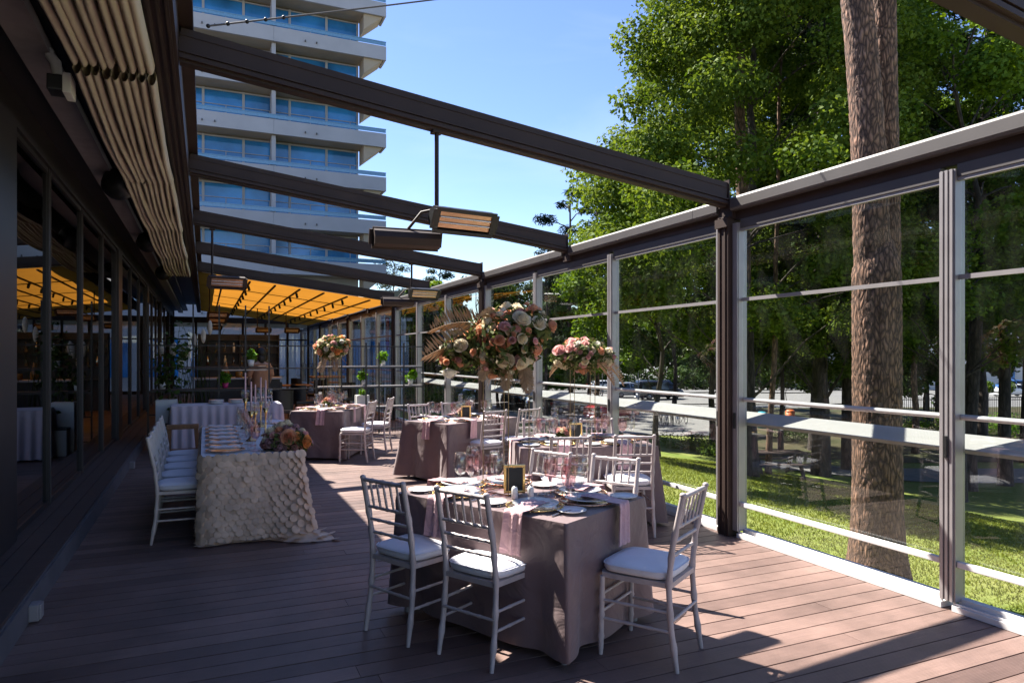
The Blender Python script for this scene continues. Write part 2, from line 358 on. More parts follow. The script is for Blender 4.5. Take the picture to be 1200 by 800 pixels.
# ------------------------------------------------------------------ camera, light, sky
F_PX=810.; YAW=math.atan(360/810.)
cam=bpy.data.objects.new('camera',bpy.data.cameras.new('camera')); C.objects.link(cam)
cam.data.sensor_width=36; cam.data.lens=36*F_PX/1200; cam.data.shift_y=16/1200; cam.data.clip_end=2000; cam.data.clip_start=.05
cam.location=(0,0,1.64); cam.rotation_euler=(R(90),0,-YAW)
bpy.context.scene.camera=cam
SUN=Vector((.35,-.71,-1.0)).normalized()
el=math.asin(-SUN.z); az=math.atan2(-SUN.x,-SUN.y)      # azimuth from +Y towards +X
sl=bpy.data.lights.new('sun','SUN'); sl.energy=5; sl.angle=R(.5); sl.color=(1,.95,.87)
so=bpy.data.objects.new('sun',sl); C.objects.link(so); so.rotation_euler=SUN.to_track_quat('-Z','Y').to_euler()
w=bpy.data.worlds.new('World'); bpy.context.scene.world=w; w.use_nodes=True
nt=w.node_tree; bg=nt.nodes['Background']; sk=nt.nodes.new('ShaderNodeTexSky'); sk.sky_type='NISHITA'; sk.sun_disc=False
sk.sun_elevation=el; sk.sun_rotation=az; sk.air_density=1.0; sk.dust_density=.15; sk.ozone_density=3.0
tcw=nt.nodes.new('ShaderNodeTexCoord'); mpw=nt.nodes.new('ShaderNodeMapping'); mpw.inputs['Scale'].default_value=(1.3,1.3,5)
nw=nt.nodes.new('ShaderNodeTexNoise'); nw.inputs['Scale'].default_value=2.2; nw.inputs['Detail'].default_value=7; nw.inputs['Distortion'].default_value=.6
rw=nt.nodes.new('ShaderNodeMapRange'); rw.inputs[1].default_value=.52; rw.inputs[2].default_value=.8; rw.inputs[4].default_value=.10
mw=nt.nodes.new('ShaderNodeMixRGB'); mw.inputs[2].default_value=(6.5,6.8,7.2,1)
nt.links.new(tcw.outputs['Generated'],mpw.inputs[0]); nt.links.new(mpw.outputs[0],nw.inputs[0]); nt.links.new(nw.outputs[0],rw.inputs[0])
nt.links.new(rw.outputs[0],mw.inputs[0]); hsw=nt.nodes.new('ShaderNodeHueSaturation'); hsw.inputs['Saturation'].default_value=1.1; hsw.inputs['Hue'].default_value=.513; nt.links.new(sk.outputs[0],hsw.inputs['Color']); nt.links.new(hsw.outputs[0],mw.inputs[1]); nt.links.new(mw.outputs[0],bg.inputs[0])
bg.inputs[1].default_value=.070
sc=bpy.context.scene; sc.render.engine='CYCLES'
sc.view_settings.view_transform='Standard'; sc.view_settings.look='None'; sc.view_settings.exposure=1.82; sc.view_settings.gamma=1
sc.cycles.max_bounces=8; sc.cycles.transparent_max_bounces=40; sc.cycles.glossy_bounces=4; sc.cycles.diffuse_bounces=6; sc.cycles.transmission_bounces=4
sc.cycles.caustics_reflective=False; sc.cycles.caustics_refractive=False; sc.cycles.sample_clamp_indirect=6

# ------------------------------------------------------------------ deck
YB,YE=-3.0,36.0
b=MB(); y=YB; cols=[]
while y<YE:
    x=-1.0; j=rnd.uniform(.2,3.8)
    for x0,x1 in ((-1.0,j),(j+.003,4.53)):
        b.box(x0,x1,y,y+.1395,-.03,rnd.uniform(-.001,.0005)); cols+= [rnd.random()]*8
    y+=.1485
d=b.build('deck','deck',kind='structure')
a=d.data.attributes.new('rnd','FLOAT','POINT'); a.data.foreach_set('value',cols)
b=MB(); b.box(-1.0,4.53,YB,YE,-.5,-.034); b.build('deck_base','black',kind='structure')
b=MB(); b.box(-1.42,-1.0,YB,YE,-.3,.165); b.box(-.997,-.985,YB,YE,-.02,.155); b.build('kerb','kerb',kind='structure')
b=MB()
for i in range(3): b.box(-1.418+i*.14,-1.418+i*.14+.134,YB,YE,.168,.19)
b.build('side_step','darkwood',kind='structure')

# outlets on the kerb
for (yy,lab) in ((5.1,'grey socket box screwed to the kerb at the lower left corner'),(11.3,'small grey socket box on the kerb beside the head table chairs')):
    t=thing('socket_box',lab,'socket',(-.985,yy,.06),group='socket boxes on the kerb')
    MB().bbox(0,.055,-.05,.05,-.05,.05,.008).build('housing','band',t)
    MB().bbox(.055,.066,-.042,.042,-.042,.046,.004).build('lid','alu',t)

# ------------------------------------------------------------------ restaurant on the left
t=thing('restaurant_building','dark restaurant front with tall tinted glass panes along the left side','building',(0,0,0))
b=MB(); b.box(-1.50,-1.36,YB,YE,3.5,3.72); b.box(-1.5,-.73,YB,YE,3.724,3.80); b.box(-1.38,-1.35,YB,YE,3.44,3.495)
b.box(-8,-1.52,YB,YE,3.5,6.2); b.build('header','dark',t)
MB().box(-1.12,-.93,YB,YE,3.62,3.70).build('ceiling_strip','band',t)
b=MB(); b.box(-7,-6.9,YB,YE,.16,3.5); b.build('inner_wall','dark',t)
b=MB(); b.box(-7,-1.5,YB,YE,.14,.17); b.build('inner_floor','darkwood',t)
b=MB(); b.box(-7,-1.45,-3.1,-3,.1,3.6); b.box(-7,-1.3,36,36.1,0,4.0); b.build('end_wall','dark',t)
for y0 in (4.4,13.5,20.0,26.0,32.0):
    MB().box(-1.46,-1.34,y0,y0+(2.1 if y0<5 else .55),.193,3.44).build('column','dark',t)
ys=[-3,-1,1,2.8,4.4]; 
segs=[(-3,-1),(-1,1),(1,2.8),(2.8,4.4),(6.5,7.92),(7.92,9.86),(9.86,11.75),(11.75,13.5),(14.05,16),(16,18),(18,20),(20.55,22.3),(22.3,24.1),(24.1,26),(26.55,29),(29,32)]
for y0,y1 in segs:
    f=MB(); f.box(-1.43,-1.37,y0+.005,y0+.035,.193,3.435); f.box(-1.43,-1.37,y1-.035,y1-.005,.193,3.435); f.box(-1.425,-1.375,y0+.036,y1-.036,.193,.24); f.box(-1.425,-1.375,y0+.036,y1-.036,3.39,3.434)
    fo=f.build('window','dark',t)
    MB().box(-1.404,-1.396,y0+.036,y1-.036,.24,3.39).build('pane','darkpane',fo)
    MB().box(-1.369,-1.362,y0+.012,y0+.022,.2,3.43).build('edge_strip','gutter',fo)
# a couple of indoor pieces dimly seen through the tinted glass
# ------------------------------------------------------------------ pergola
BY=[1.95,5.0,8.05,11.1,14.15,17.15,20.2,23.25,26.3,29.35,32.4]
def zb(x): return 3.55-.55*(x+.15)/4.5
pg=thing('pergola','dark brown aluminium pergola frame spanning the terrace overhead','pergola',(0,0,0))
for yb in BY:
    b=MB(); p0=(-.15,yb,zb(-.15)+.118); p1=(4.34,yb,zb(4.34)+.118)
    b.bar(p0,p1,.11,.175)
    b.bar((-.15,yb,zb(-.15)+.022),(4.34,yb,zb(4.34)+.022),.135,.026)
    b.bar((-.15,yb,zb(-.15)+.0),(4.34,yb,zb(4.34)+.0),.075,.02)
    b.bar((-.15,yb-.062,zb(-.15)+.055),(4.34,yb-.062,zb(4.34)+.055),.016,.014)
    b.bar((-.15,yb-.058,zb(-.15)+.16),(4.34,yb-.058,zb(4.34)+.16),.006,.006)
    o=b.build('beam','beam',pg)
    e=MB(); e.box(4.345,4.355,yb-.07,yb+.07,zb(4.34)-.01,zb(4.34)+.23)
    e.build('end_plate','beam',o)
# rear purlin with ridges
b=MB()
b.box(-.30,-.155,YB,33,3.50,3.78)
for x0 in (-.285,-.24,-.195): b.box(x0,x0+.02,YB,33,3.485,3.498)
b.box(-.154,-.07,YB,33,3.765,3.784)  # cap added to shut the gap that leaked a strip of sun
b.build('purlin','beam',pg)
# pale upstand panels on the purlin
for i in range(-1,10):
    y0=1.95+3.05*i; f=MB(); f.box(-.135,-.085,y0-.055,y0+.12,3.785,4.40); f.box(-.135,-.085,y0+.125,y0+2.99,4.34,4.40); f.box(-.128,-.09,y0+1.5,y0+1.54,3.785,4.335)
    fo=f.build('upstand_frame','beam',pg); p=MB(); p.box(-.118,-.10,y0+.125,y0+1.495,3.79,4.335); p.box(-.118,-.10,y0+1.545,y0+2.99,3.79,4.335); p.build('upstand_panel','upstand',fo)
MB().box(-1.5,-.31,YB,33,3.83,3.9).build('sun_blocker','dark',pg)  # unseen slab added to block sun above the folded awnings
# gutter in pieces with joints
b=MB(); prof=[(4.345,2.945),(4.335,2.965),(4.335,3.045),(4.35,3.065),(4.52,3.065),(4.52,2.945)]
for i in range(-2,10):
    y0=1.95+3.05*i+.09; y1=y0+2.87
    for (ya,yb2) in ((y0,y0+.34),(y0+.345,y1)):
        vs=[(x,ya,z) for x,z in prof]+[(x,yb2,z) for x,z in prof]; n=len(prof)
        b.add(vs,[(k,(k+1)%n,(k+1)%n+n,k+n) for k in range(n)]+[tuple(range(n))[::-1],tuple(range(n,2*n))])
b.build('gutter','gutter',pg)
b=MB()
for i in range(-2,11): MB().box(4.36,4.51,1.95+3.05*i-.095,1.95+3.05*i+.085,2.88,3.02).build('gutter_bracket','beam',pg)
PY=[-1.1,5.0,11.1,17.2,23.3,29.4,35.5]
for yp in PY:
    o=MB().bbox(4.325,4.47,yp-.08,yp+.06,.0,2.9,.006).build('post','beam',pg)
    c=MB(); c.box(4.315,4.323,yp-.05,yp-.035,.0,2.9); c.box(4.315,4.323,yp+.02,yp+.035,.0,2.9)
    c.box(4.30,4.324,yp-.09,yp+.07,2.80,2.88); c.build('post_ridge','beam',o)
# ------------------------------------------------------------------ sliding glass wall on the right
gw=thing('glass_wall','long wall of sliding glass sashes in grey aluminium frames facing the lawn','glass wall',(0,0,0))
vert=[]
for k in range(len(PY)-1):
    y0,y1=PY[k],PY[k+1]; vert.append((y0+.065,'s')); st=(y1-y0)/3
    vert.append((y0+st-.03,'m')); vert.append((y0+2*st-.03,'m')); vert.append((y1-.155,'s'))
def mull(yc,wd):
    c=MB()
    c.box(4.38,4.475,yc-wd/2,yc+wd/2,.06,2.83)
    for q in (-.3,.0,.3): c.box(4.368,4.379,yc+q*wd-.009,yc+q*wd+.009,.06,2.83)
    o=c.build('mullion','alu',gw)
    c=MB(); c.box(4.355,4.367,yc-.011,yc+.011,.98,1.12); c.build('latch','black',o)
for yv,k in vert:
    mull(yv+(.035 if k=='s' else 0),.07 if k=='s' else .105)
for k in range(len(PY)-1):
    y0,y1=PY[k],PY[k+1]; st=(y1-y0)/3
    for q in range(3):
        ya=y0+q*st+(.14 if q==0 else .025); yb=y0+(q+1)*st-(.16 if q==2 else .085)
        f=MB(); f.box(4.395,4.46,ya,yb,2.78,2.86)
        fo=f.build('sash_window','gutter',gw)
        MB().box(4.402,4.435,ya,yb,2.755,2.778).build('top_rail','alu',fo)
        # lower fixed pane, middle and upper sliding panes on three tracks
        MB().box(4.452,4.458,ya,yb,.10,1.235).build('pane','pane',fo)
        MB().box(4.424,4.430,ya,yb,1.23,2.14).build('pane','pane',fo)
        MB().box(4.440,4.446,ya,yb,2.14,2.76).build('pane','pane',fo)
        MB().tube([(4.445,ya,1.242),(4.445,yb,1.242)],.019,10).build('handrail','rail',fo)
        MB().box(4.412,4.436,ya,yb,2.125,2.155).build('meeting_rail','alu',fo)
        MB().bbox(4.39,4.43,ya,yb,.283,.322,.006).build('low_rail','rail',fo)
        s=MB(); s.box(4.37,4.5,ya-.02,yb+.02,.003,.04); s.box(4.44,4.5,ya-.02,yb+.02,.042,.075); s.box(4.385,4.395,ya-.02,yb+.02,.042,.055); s.build('sill','rail',fo)
# header groove
MB().box(4.40,4.5,YB,35,2.862,2.943).build('head_channel','beam',gw)
# outer balustrade
ob=thing('balustrade','pale grey timber board rail on posts just outside the glass wall','railing',(4.6,0,0))
MB().bar((0,-3,1.055),(0,34.9,1.055),.145,.035,(-.8,0,1)).build('rail_board','board',ob)
for yp in PY: MB().box(.03,.08,1.057*yp-.02,1.057*yp+.03,-1.6,1.04).build('post','beam',ob)

# ------------------------------------------------------------------ folded awnings over the left edge
NF=9
for bi in range(6):
    y0=-1.1+3.05*bi+(.07 if bi==2 else .01); y1=-1.1+3.05*(bi+1)-(.05 if bi==1 else .01)
    where=['behind the camera','above the camera end','nearest overhead, with open hollow fold ends','second along, above the dark wall speakers','third along, over the head table','farthest, ending by the amber roof'][bi]
    t=thing('folded_awning','beige awning folded into hanging tubes, '+where,'awning',(0,0,0),0,'beige awnings folded under the purlin')
    for k in range(NF):
        cx=-.735+.052*k; ph=rnd.random()*6; am=rnd.uniform(.3,1); 
        zc=3.47+(.0 if bi!=1 else .015)
        nseg=22
        def fn(i,j,cx=cx,ph=ph,am=am,zc=zc):
            tt=2*math.pi*i/14; s=j/nseg; yy=y0+(y1-y0)*s
            sag=.05*math.sin(math.pi*s)*(.6+.8*am)
            wob=.011*am*math.sin(3.5*s+ph)+.003*math.sin(8*s+2*ph)
            pin=1-.35*math.exp(-((s-.15-.5*am)/.06)**2)*(1 if k%3==1 else .3)
            ra=.0275*pin+.0015*math.sin(7*s+ph); rb=.072+.007*math.sin(3*s+ph)
            zz=math.sin(tt)
            if zz>0: rx=ra*(.5)
            else: rx=ra
            return (cx+wob+rx*math.cos(tt), yy, zc-sag+rb*zz)
        MB().grid(fn,14,nseg,True,True).build('fold','beige_fabric',t)
    MB().box(-.76,-.30,y0+.01,y0+.03,3.5,3.61).build('carrier_bar','beam',t)

# ------------------------------------------------------------------ amber awning at the far end
aw=thing('amber_awning','amber yellow awning stretched over the far end of the terrace, glowing in the sun','awning',(0,0,0))
b=MB(); nx,ny=10,40
def fa(i,j):
    x=-.14+4.4*i/nx; y=17.2+15.15*j/ny; s=(y-17.15)%3.05/3.05
    return (x,y,zb(x)-.02-.03*math.sin(math.pi*s))
b.grid(fa,nx,ny); b.build('awning_fabric','amber_fabric',aw)
for k in range(7):
    x=.4+k*.56
    MB().bar((x,17.2,zb(x)-.065),(x,32.3,zb(x)-.065),.045,.03).build('crossbar','beam',aw)
for k in (1,3,5):
    x=.4+k*.56
    for q in range(9):
        yy=17.9+q*1.45
        l=MB(); l.tube([(x,yy,zb(x)-.08),(x,yy,zb(x)-.12)],.012,6); l.tube([(x,yy-.02,zb(x)-.11),(x+.03,yy+.04,zb(x)-.2)],.032,8); l.build('spotlight','black',aw)
# far end glazed wall
ew=thing('end_glass_wall','far glazed end wall under the amber awning','glass wall',(0,33.0,0))
b=MB(); b.box(-1.3,4.4,-.05,.05,3.05,3.3); b.box(-1.3,4.4,-.05,.05,0,.12); b.box(-1.3,4.4,-.04,.04,2.3,2.36)
for x in (-1.3,-.35,.6,1.55,2.5,3.45,4.36): b.box(x-.05,x+.05,-.045,.045,.12,3.05)
b.build('frame','beam',ew); MB().box(-1.25,4.3,-.004,.004,.12,3.05).build('pane','pane',ew)

# ------------------------------------------------------------------ heaters
def heater_face(mb_parent, w=.50,h=.17,d=.10):
    """body with lit face towards local -Y, centred at origin"""
    b=MB()
    prof=[(-.02,-h/2),(d*.5,-h*.45),(d,-h*.2),(d,h*.2),(d*.5,h*.45),(-.02,h/2)]
    vs=[(-w/2,y,z) for y,z in prof]+[(w/2,y,z) for y,z in prof]; n=len(prof)
    b.add(vs,[(k,(k+1)%n,(k+1)%n+n,k+n) for k in range(n-1)]+[tuple(range(n))[::-1],tuple(range(n,2*n))])
    for q in (1,-1): b.box(-w/2-.006,w/2+.006,-.035,-.02,q*h/2-.022,q*h/2+.008)
    for q in (1,-1): b.box(q*w/2-.03+.0,q*w/2+.03,-.034,-.019,-h/2+.01,h/2-.01)
    return b
def heater(name,label,x,y,z,ztop,two=True,rz=0,scale=1.):
    t=thing('patio_heater',label,'heater',(x,y,z),rz,'patio heaters hung from the beams')
    MB().tube([(0,0,.02),(0,0,ztop-z)],.017,8).build('pole','beam',t)
    MB().bbox(-.04,.04,-.04,.04,ztop-z-.02,ztop-z,.004).build('pole_plate','beam',t)
    heads=[(.20,-.05,-.06,R(30),R(8))]
    if two: heads.append((-.20,.12,-.20,R(-20),R(176)))
    for hx,hy,hz,tilt,yw in heads:
        h=heater_face(t,.5,.17 if hx>0 else .135,.10 if hx>0 else .08).build('heater_head','black' if (two and hx>0) else 'beam',t)
        h.location=(hx,hy,hz); h.rotation_euler=(tilt,0,yw)
        g=MB(); g.box(-.22,.22,-.022,-.017,-.062,.062); g.build('reflector','heatcoil',h)
        c=MB()
        for q in (-.022,.022): c.tube([(-.215,-.03,q),(.215,-.03,q)],.006,6)
        c.build('heating_tube','steel',h)
        MB().tube([(0,0,.02),(hx*.5,hy*.5,.0),(hx,hy+.02,hz+.06)],.012,6).build('bracket','steel' if hx>0 else 'beam',t)
    return t
heater('h','double heater lamp with copper face hanging in front of the open sky',1.60,5.0,2.72,3.33)
heater('h','double heater lamp hanging over the right tables from the third beam',3.12,11.1,2.72,3.15)
heater('h','pale faced heater lamp hanging in the shade beside the beige awnings',.10,11.1,2.78,3.5,False)
for i,(px_,yy,lab) in enumerate([(.12,20.2,'upper heater lamp of the stacked row in the far shade'),(.14,23.25,'middle heater lamp of the stacked row in the far shade'),(.15,29.35,'lowest heater lamp of the stacked row in the far shade'),(1.72,26.3,'dark heater lamp hanging below the amber awning, left of its pair'),(2.7,26.3,'dark heater lamp hanging below the amber awning, right of its pair')]):
    heater('h',lab,px_,yy,2.78 if i<3 else 2.6,zb(px_),False)
# speakers & floodlight under the ceiling strip
for yy,lab in ((8.65,'round black wall speaker nearest the camera under the grey strip'),(12.87,'round black wall speaker second along the grey strip'),(17.5,'round black wall speaker farthest along the grey strip')):
    t=thing('wall_speaker',lab,'speaker',(-.95,yy,3.60),0,'round speakers along the strip'); t.location=(-.85,yy,3.50); t.scale=(1.1,)*3
    s=MB().lathe([(0,.14),(.10,.13),(.15,.07),(.16,0),(.15,-.05),(.11,-.09),(0,-.1)],18).build('speaker_body','black',t); s.rotation_euler=(R(70),0,R(-25))
    MB().lathe([(.0,-.102),(.05,-.10),(.10,-.088)],18).build('cone','dark',s)
    MB().tube([(-.02,.02,0),(-.06,.08,.0),(-.06,.1,.06)],.014,6).build('bracket','black',t)
t=thing('flood_lamp','white flood lamp with motion sensor fixed to the grey strip','lamp',(-.92,5.4,3.47))
MB().bbox(-.02,.10,-.08,.08,-.10,.0,.01).build('lamp_body','black',t); MB().bbox(.07,.12,-.095,.095,-.115,.015,.008).build('lamp_bezel','white',t)
s=MB(); s.tube([(-.02,0,.15),(.02,0,.10),(.03,0,.02)],[.03,.035,.03],10); s.sphere((-.02,.0,.17),.03); s.build('sensor','white',t)
# wire over the first beam
pts=[]
for i in range(61):
    s=i/60; pts.append((.02+7.1*s,4.88+1.1*s,3.765+3.1*s-.12*math.sin(math.pi*s)))
t=thing('cable','thin pale cable with dark clips strung above the first beam, top left','cable',(0,0,0))
MB().tube(pts,.006,6).build('wire','gutter',t)
for i in (0,1,2,3,4): MB().sphere(pts[i],.014,8,6).build('clip','black',t)

# ------------------------------------------------------------------ plant shelf partition
px_l,px_r,py=-.95,4.28,14.3
t=thing('shelf_partition','black metal grid partition with ledges of potted plants across the terrace','partition',(0,py,0))
b=MB()
for z in (.1,.54,.97,1.38,1.82): b.box(px_l,px_r,-.012,.012,z-.012,z+.012)
b.build('rail','black',t)
for x in (-.95,-.2,.25,.72,1.15,2.05,2.55,3.05,3.32,3.85,4.27):
    MB().box(x-.014,x+.014,-.013,.013,0,2.6 if x<1.2 else 1.9).build('upright','black',t)
for (x0,x1,z,m) in ((-.9,1.1,1.40,'darkwood'),(.3,1.12,1.34,'alu'),(2.1,4.25,.985,'alu'),(2.1,4.25,1.395,'alu'),(2.6,4.25,.555,'alu'),(-.9,1.1,.985,'darkwood')):
    MB().box(x0,x1,.014,.2,z,z+.022).build('ledge',m,t)
b=MB()
for k in range(36):
    x=2.1+k*.06; b.box(x-.004,x+.004,.21,.218,0,1.8)
b.build('mesh_screen','black',t)
def potplant(x,z,y,r,h,label,potm='white',pl=.16,seed=0,lm='potleaf',n=130,tall=1.,square=False,ls=.5):
    t=thing('potted_plant',label,'plant',(x,y,z))
    if square: MB().bbox(-r,r,-r,r,0,h,.01).build('pot',potm,t)
    else: MB().lathe([(0,0),(r*.75,0),(r,h),(r*.9,h),(r*.85,h*.9),(0,h*.88)],16).build('pot',potm,t)
    me=leaf_mesh('leaves',[(rnd.uniform(-.4,.4)*pl,rnd.uniform(-.4,.4)*pl,h+pl*tall*q,pl*.62) for q in (.25,.4,.55,.8,.5)],n,pl*ls,seed,lm,up=.6,flat=tall)
    obj('leaves',me,t)
    return t
g=py+.1
potplant(3.03,.99+.02,g,.06,.12,'bright green plant in white pot on the middle ledge, by the far left chairs',seed=1)
potplant(3.43,1.42,g,.055,.11,'small bright green plant in white pot on the upper ledge',seed=2)
potplant(4.02,1.01,g,.06,.12,'bright green plant in pale pot at the right end of the middle ledge',seed=3)
potplant(3.03,.0,g+.2,.13,.8,'tall white planter standing behind the partition, below the middle ledge',square=True,seed=4,pl=.1)
potplant(-.42,1.42,g,.06,.12,'cream pot with white orchid on the upper ledge, far left',seed=5,pl=.2,tall=1.6,n=60,lm='bouqleaf')
potplant(-.72,1.01,g,.065,.13,'small white pot on the lower ledge at the far left',seed=6,pl=.12,lm='bouqleaf')
potplant(.36,1.01,g,.06,.1,'magenta pot with drooping green leaves on the lower ledge','magenta',pl=.17,seed=7)
potplant(.82,1.42,g,.07,.13,'white pot of small yellow green flowers on the upper ledge',pl=.16,seed=8)
potplant(-.62,0,13.75,.17,.85,'large square white planter with tall thin stems in the left corner','white',pl=.5,seed=9,lm='leaf_d',n=220,tall=2.2,square=True,ls=.2)
t=thing('white_planter_box','low white box standing in front of the large white planter','planter',(-.6,13.35,0)); MB().bbox(-.14,.14,-.14,.14,0,.42,.01).build('box_body','white',t); MB().bbox(-.15,.15,-.15,.15,.42,.45,.004).build('rim','dark',t)
# tall dried grasses behind the left of the partition
g_=np.random.default_rng(5); V=[]
t=thing('dried_grass','tall pale dried grass stems standing behind the partition on the left','plant',(-.3,14.8,0))
b=MB()
for k in range(34):
    x=g_.uniform(-.5,.45); lx=g_.normal()*.25; hh=g_.uniform(1.5,2.3)
    b.tube([(x,0,.5),(x+lx*.3,g_.normal()*.05,hh*.6),(x+lx,g_.normal()*.1,hh)],[.006,.005,.003],4,False)
b.build('stems','bouqleaf',t)
for k in range(7):
    MB().sphere((g_.uniform(-.5,.4),g_.normal()*.1,g_.uniform(1.6,2.2)),.09,8,6,(.5,.5,1.6)).build('plume','rose_white',t)

# ------------------------------------------------------------------ lounge bar beyond the partition
t=thing('bar_counter','dark bar counter with pale edge behind the partition','bar',(.7,17.2,0))
MB().box(-.9,.9,-.3,.3,0,1.08).build('front_panel','dark',t); MB().bbox(-.95,.95,-.34,.34,1.085,1.125,.008).build('worktop','alu',t)
t=thing('back_shelf','tall dark shelf of bottles against the back of the lounge','shelf',(1.0,23.5,0))
b=MB(); b.box(-1.2,1.2,.2,.24,0,2.3)
for z in (.9,1.3,1.7,2.1): b.box(-1.2,1.2,-.1,.199,z,z+.03)
for x in (-1.2,0,1.17): b.box(x,x+.03,-.1,.199,0,2.3)
b.build('carcass','dark',t)
i=0
for z in (1.33,1.73):
    for k in range(9):
        i+=1; x=-.2+k*.25+.03
        o=MB().lathe([(0,0),(.04,0),(.042,.17),(.015,.23),(.014,.3),(0,.3)],10).build('bottle',['clearglass','dark','steel','clearglass','white'][i%5] if i%3 else 'clearglass',None,(x,23.45,z))
        tag(o,'small bottle standing in the row on the back shelf of the lounge','bottle','bottles on the back shelf')
for x,z,lab in ((.44,1.125,'amber bottle standing on the bar counter behind the partition'),(.72,1.125,'short amber jar on the bar counter near its right end')):
    o=MB().lathe([(0,0),(.075,0),(.08,.12),(.05,.24),(.025,.3),(.025,.36),(0,.36)] if x<.5 else [(0,0),(.07,0),(.08,.08),(.07,.13),(0,.13)],14).build('amber_bottle','amberglass',None,(x,17.15,z)); tag(o,lab,'bottle')
def lounge_table(x,y,lab,h=1.05):
    t=thing('lounge_table',lab,'table',(x,y,0),0,'lounge tables beyond the partition')
    MB().bbox(-.4,.4,-.4,.4,h,h+.04,.01).build('tabletop','oak',t); MB().tube([(0,0,0),(0,0,h)],.04,8).build('pedestal','black',t); MB().lathe([(0,0),(.25,0),(.25,.02),(.05,.04),(0,.04)],16).build('base','black',t)
lounge_table(2.9,18.4,'square wooden lounge table nearest behind the partition'); lounge_table(2.4,20.6,'square wooden lounge table farther back in the lounge',.75); lounge_table(3.5,22.6,'square wooden lounge table by the far glass posts',.75)
def lounge_chair(x,y,rz,lab):
    t=thing('lounge_chair',lab,'chair',(x,y,0),rz,'dark chairs in the lounge')
    MB().bbox(-.25,.25,-.25,.25,.42,.5,.03).build('seat','black',t)
    MB().grid(lambda i,j:(.27*math.cos(math.pi*(1+i/10)),.27*math.sin(math.pi*(1+i/10))*.9,.5+.4*j/4),10,4).build('backrest','black',t)
    for sx in (-.2,.2):
        for sy in (-.2,.2): MB().tube([(sx,sy,.42),(sx*1.15,sy*1.15,0)],[.018,.012],6).build('leg','oak',t)
for x,y,rz,l in ((2.2,18.0,-1.2,'dark tub chair left of the nearest lounge table'),(3.5,18.9,1.9,'dark tub chair right of the nearest lounge table'),(1.8,20.2,-1.,'dark tub chair left of the farther lounge table'),(3.1,21.1,2.0,'dark tub chair right of the farther lounge table'),(1.45,15.3,0,'dark tub chair close behind the partition, right of the bar'),(2.75,23.0,-1.5,'dark tub chair by the table near the far posts')): lounge_chair(x,y,rz,l)
# person standing at the bar, back turned
def person(x,y,rz):
    t=thing('person','person with dark hair and a tan top standing with back turned beyond the partition','person',(x,y,0),rz)
    V=[(0,0,.95),(0,0,1.15),(0,0,1.38),(0,0,1.5),(0,.01,1.6),(0,.0,1.7),(.17,0,1.42),(.24,.02,1.16),(.22,.14,.98),(-.17,0,1.42),(-.24,.02,1.16),(-.22,.14,.98),(.09,0,.9),(.1,.01,.5),(.1,0,.08),(.1,.12,.04),(-.09,0,.9),(-.1,.01,.5),(-.1,0,.08),(-.1,.12,.04)]
    E_=[(0,1),(1,2),(2,3),(3,4),(4,5),(2,6),(6,7),(7,8),(2,9),(9,10),(10,11),(0,12),(12,13),(13,14),(14,15),(0,16),(16,17),(17,18),(18,19)]
    rr=[.15,.125,.15,.055,.075,.085,.065,.045,.03,.065,.045,.03,.09,.065,.045,.035,.09,.065,.045,.035]
    me=bpy.data.meshes.new('body'); me.from_pydata(V,E_,[]); o=obj('body',me,t)
    sk_=o.modifiers.new('skin','SKIN'); 
    for i,r in enumerate(rr): me.skin_vertices[0].data[i].radius=(r,r*.8)
    me.skin_vertices[0].data[0].use_root=True
    su=o.modifiers.new('sub','SUBSURF'); su.levels=2; su.render_levels=2
    me.materials.append(M['skin'])
    tp=MB(); tp.grid(lambda i,j:((.205-.02*math.sin(j/6*3.14)-.03*(j==6))*math.cos(2*math.pi*i/16),(.15-.02*(j==6))*math.sin(2*math.pi*i/16),.86+.58*j/6),16,6,True,True)
    for q in (-1,1): tp.tube([(q*.14,0,1.43),(q*.21,.0,1.32),(q*.25,.02,1.18)],[.075,.07,.06],10)
    tp.build('top','tan',t)
    MB().grid(lambda i,j:((.2+.03*(1-j/4))*math.cos(2*math.pi*i/16),(.16+.02*(1-j/4))*math.sin(2*math.pi*i/16),.35+.53*j/4),16,4,True,True).build('skirt','dark',t)
    h=MB(); h.sphere((0,-.02,1.70),.108,12,9,(1,1.05,1.15)); h.sphere((0,-.06,1.58),.09,10,8,(1,.6,1.3)); h.build('hair','hair',t)
person(1.13,16.2,0.3)
# wooden stool-like easel behind the head table chairs
t=thing('wooden_stool','open framed brown wooden stool standing behind the white seats','stool',(-.26,9.9,0))
b=MB()
for sx in (-1,1): b.bar((sx*.15,0,.72),(sx*.24,.05,.0),.05,.045,(0,1,0)); b.bar((sx*.15,.02,.72),(sx*.2,.3,.0),.045,.045,(0,1,0))
b.build('leg_frame','oak',t)
MB().bbox(-.19,.19,-.04,.06,.685,.745,.01).build('top_bar','oak',t); MB().bbox(-.205,.205,-.005,.045,.36,.43,.006).build('cross_bar','oak',t)
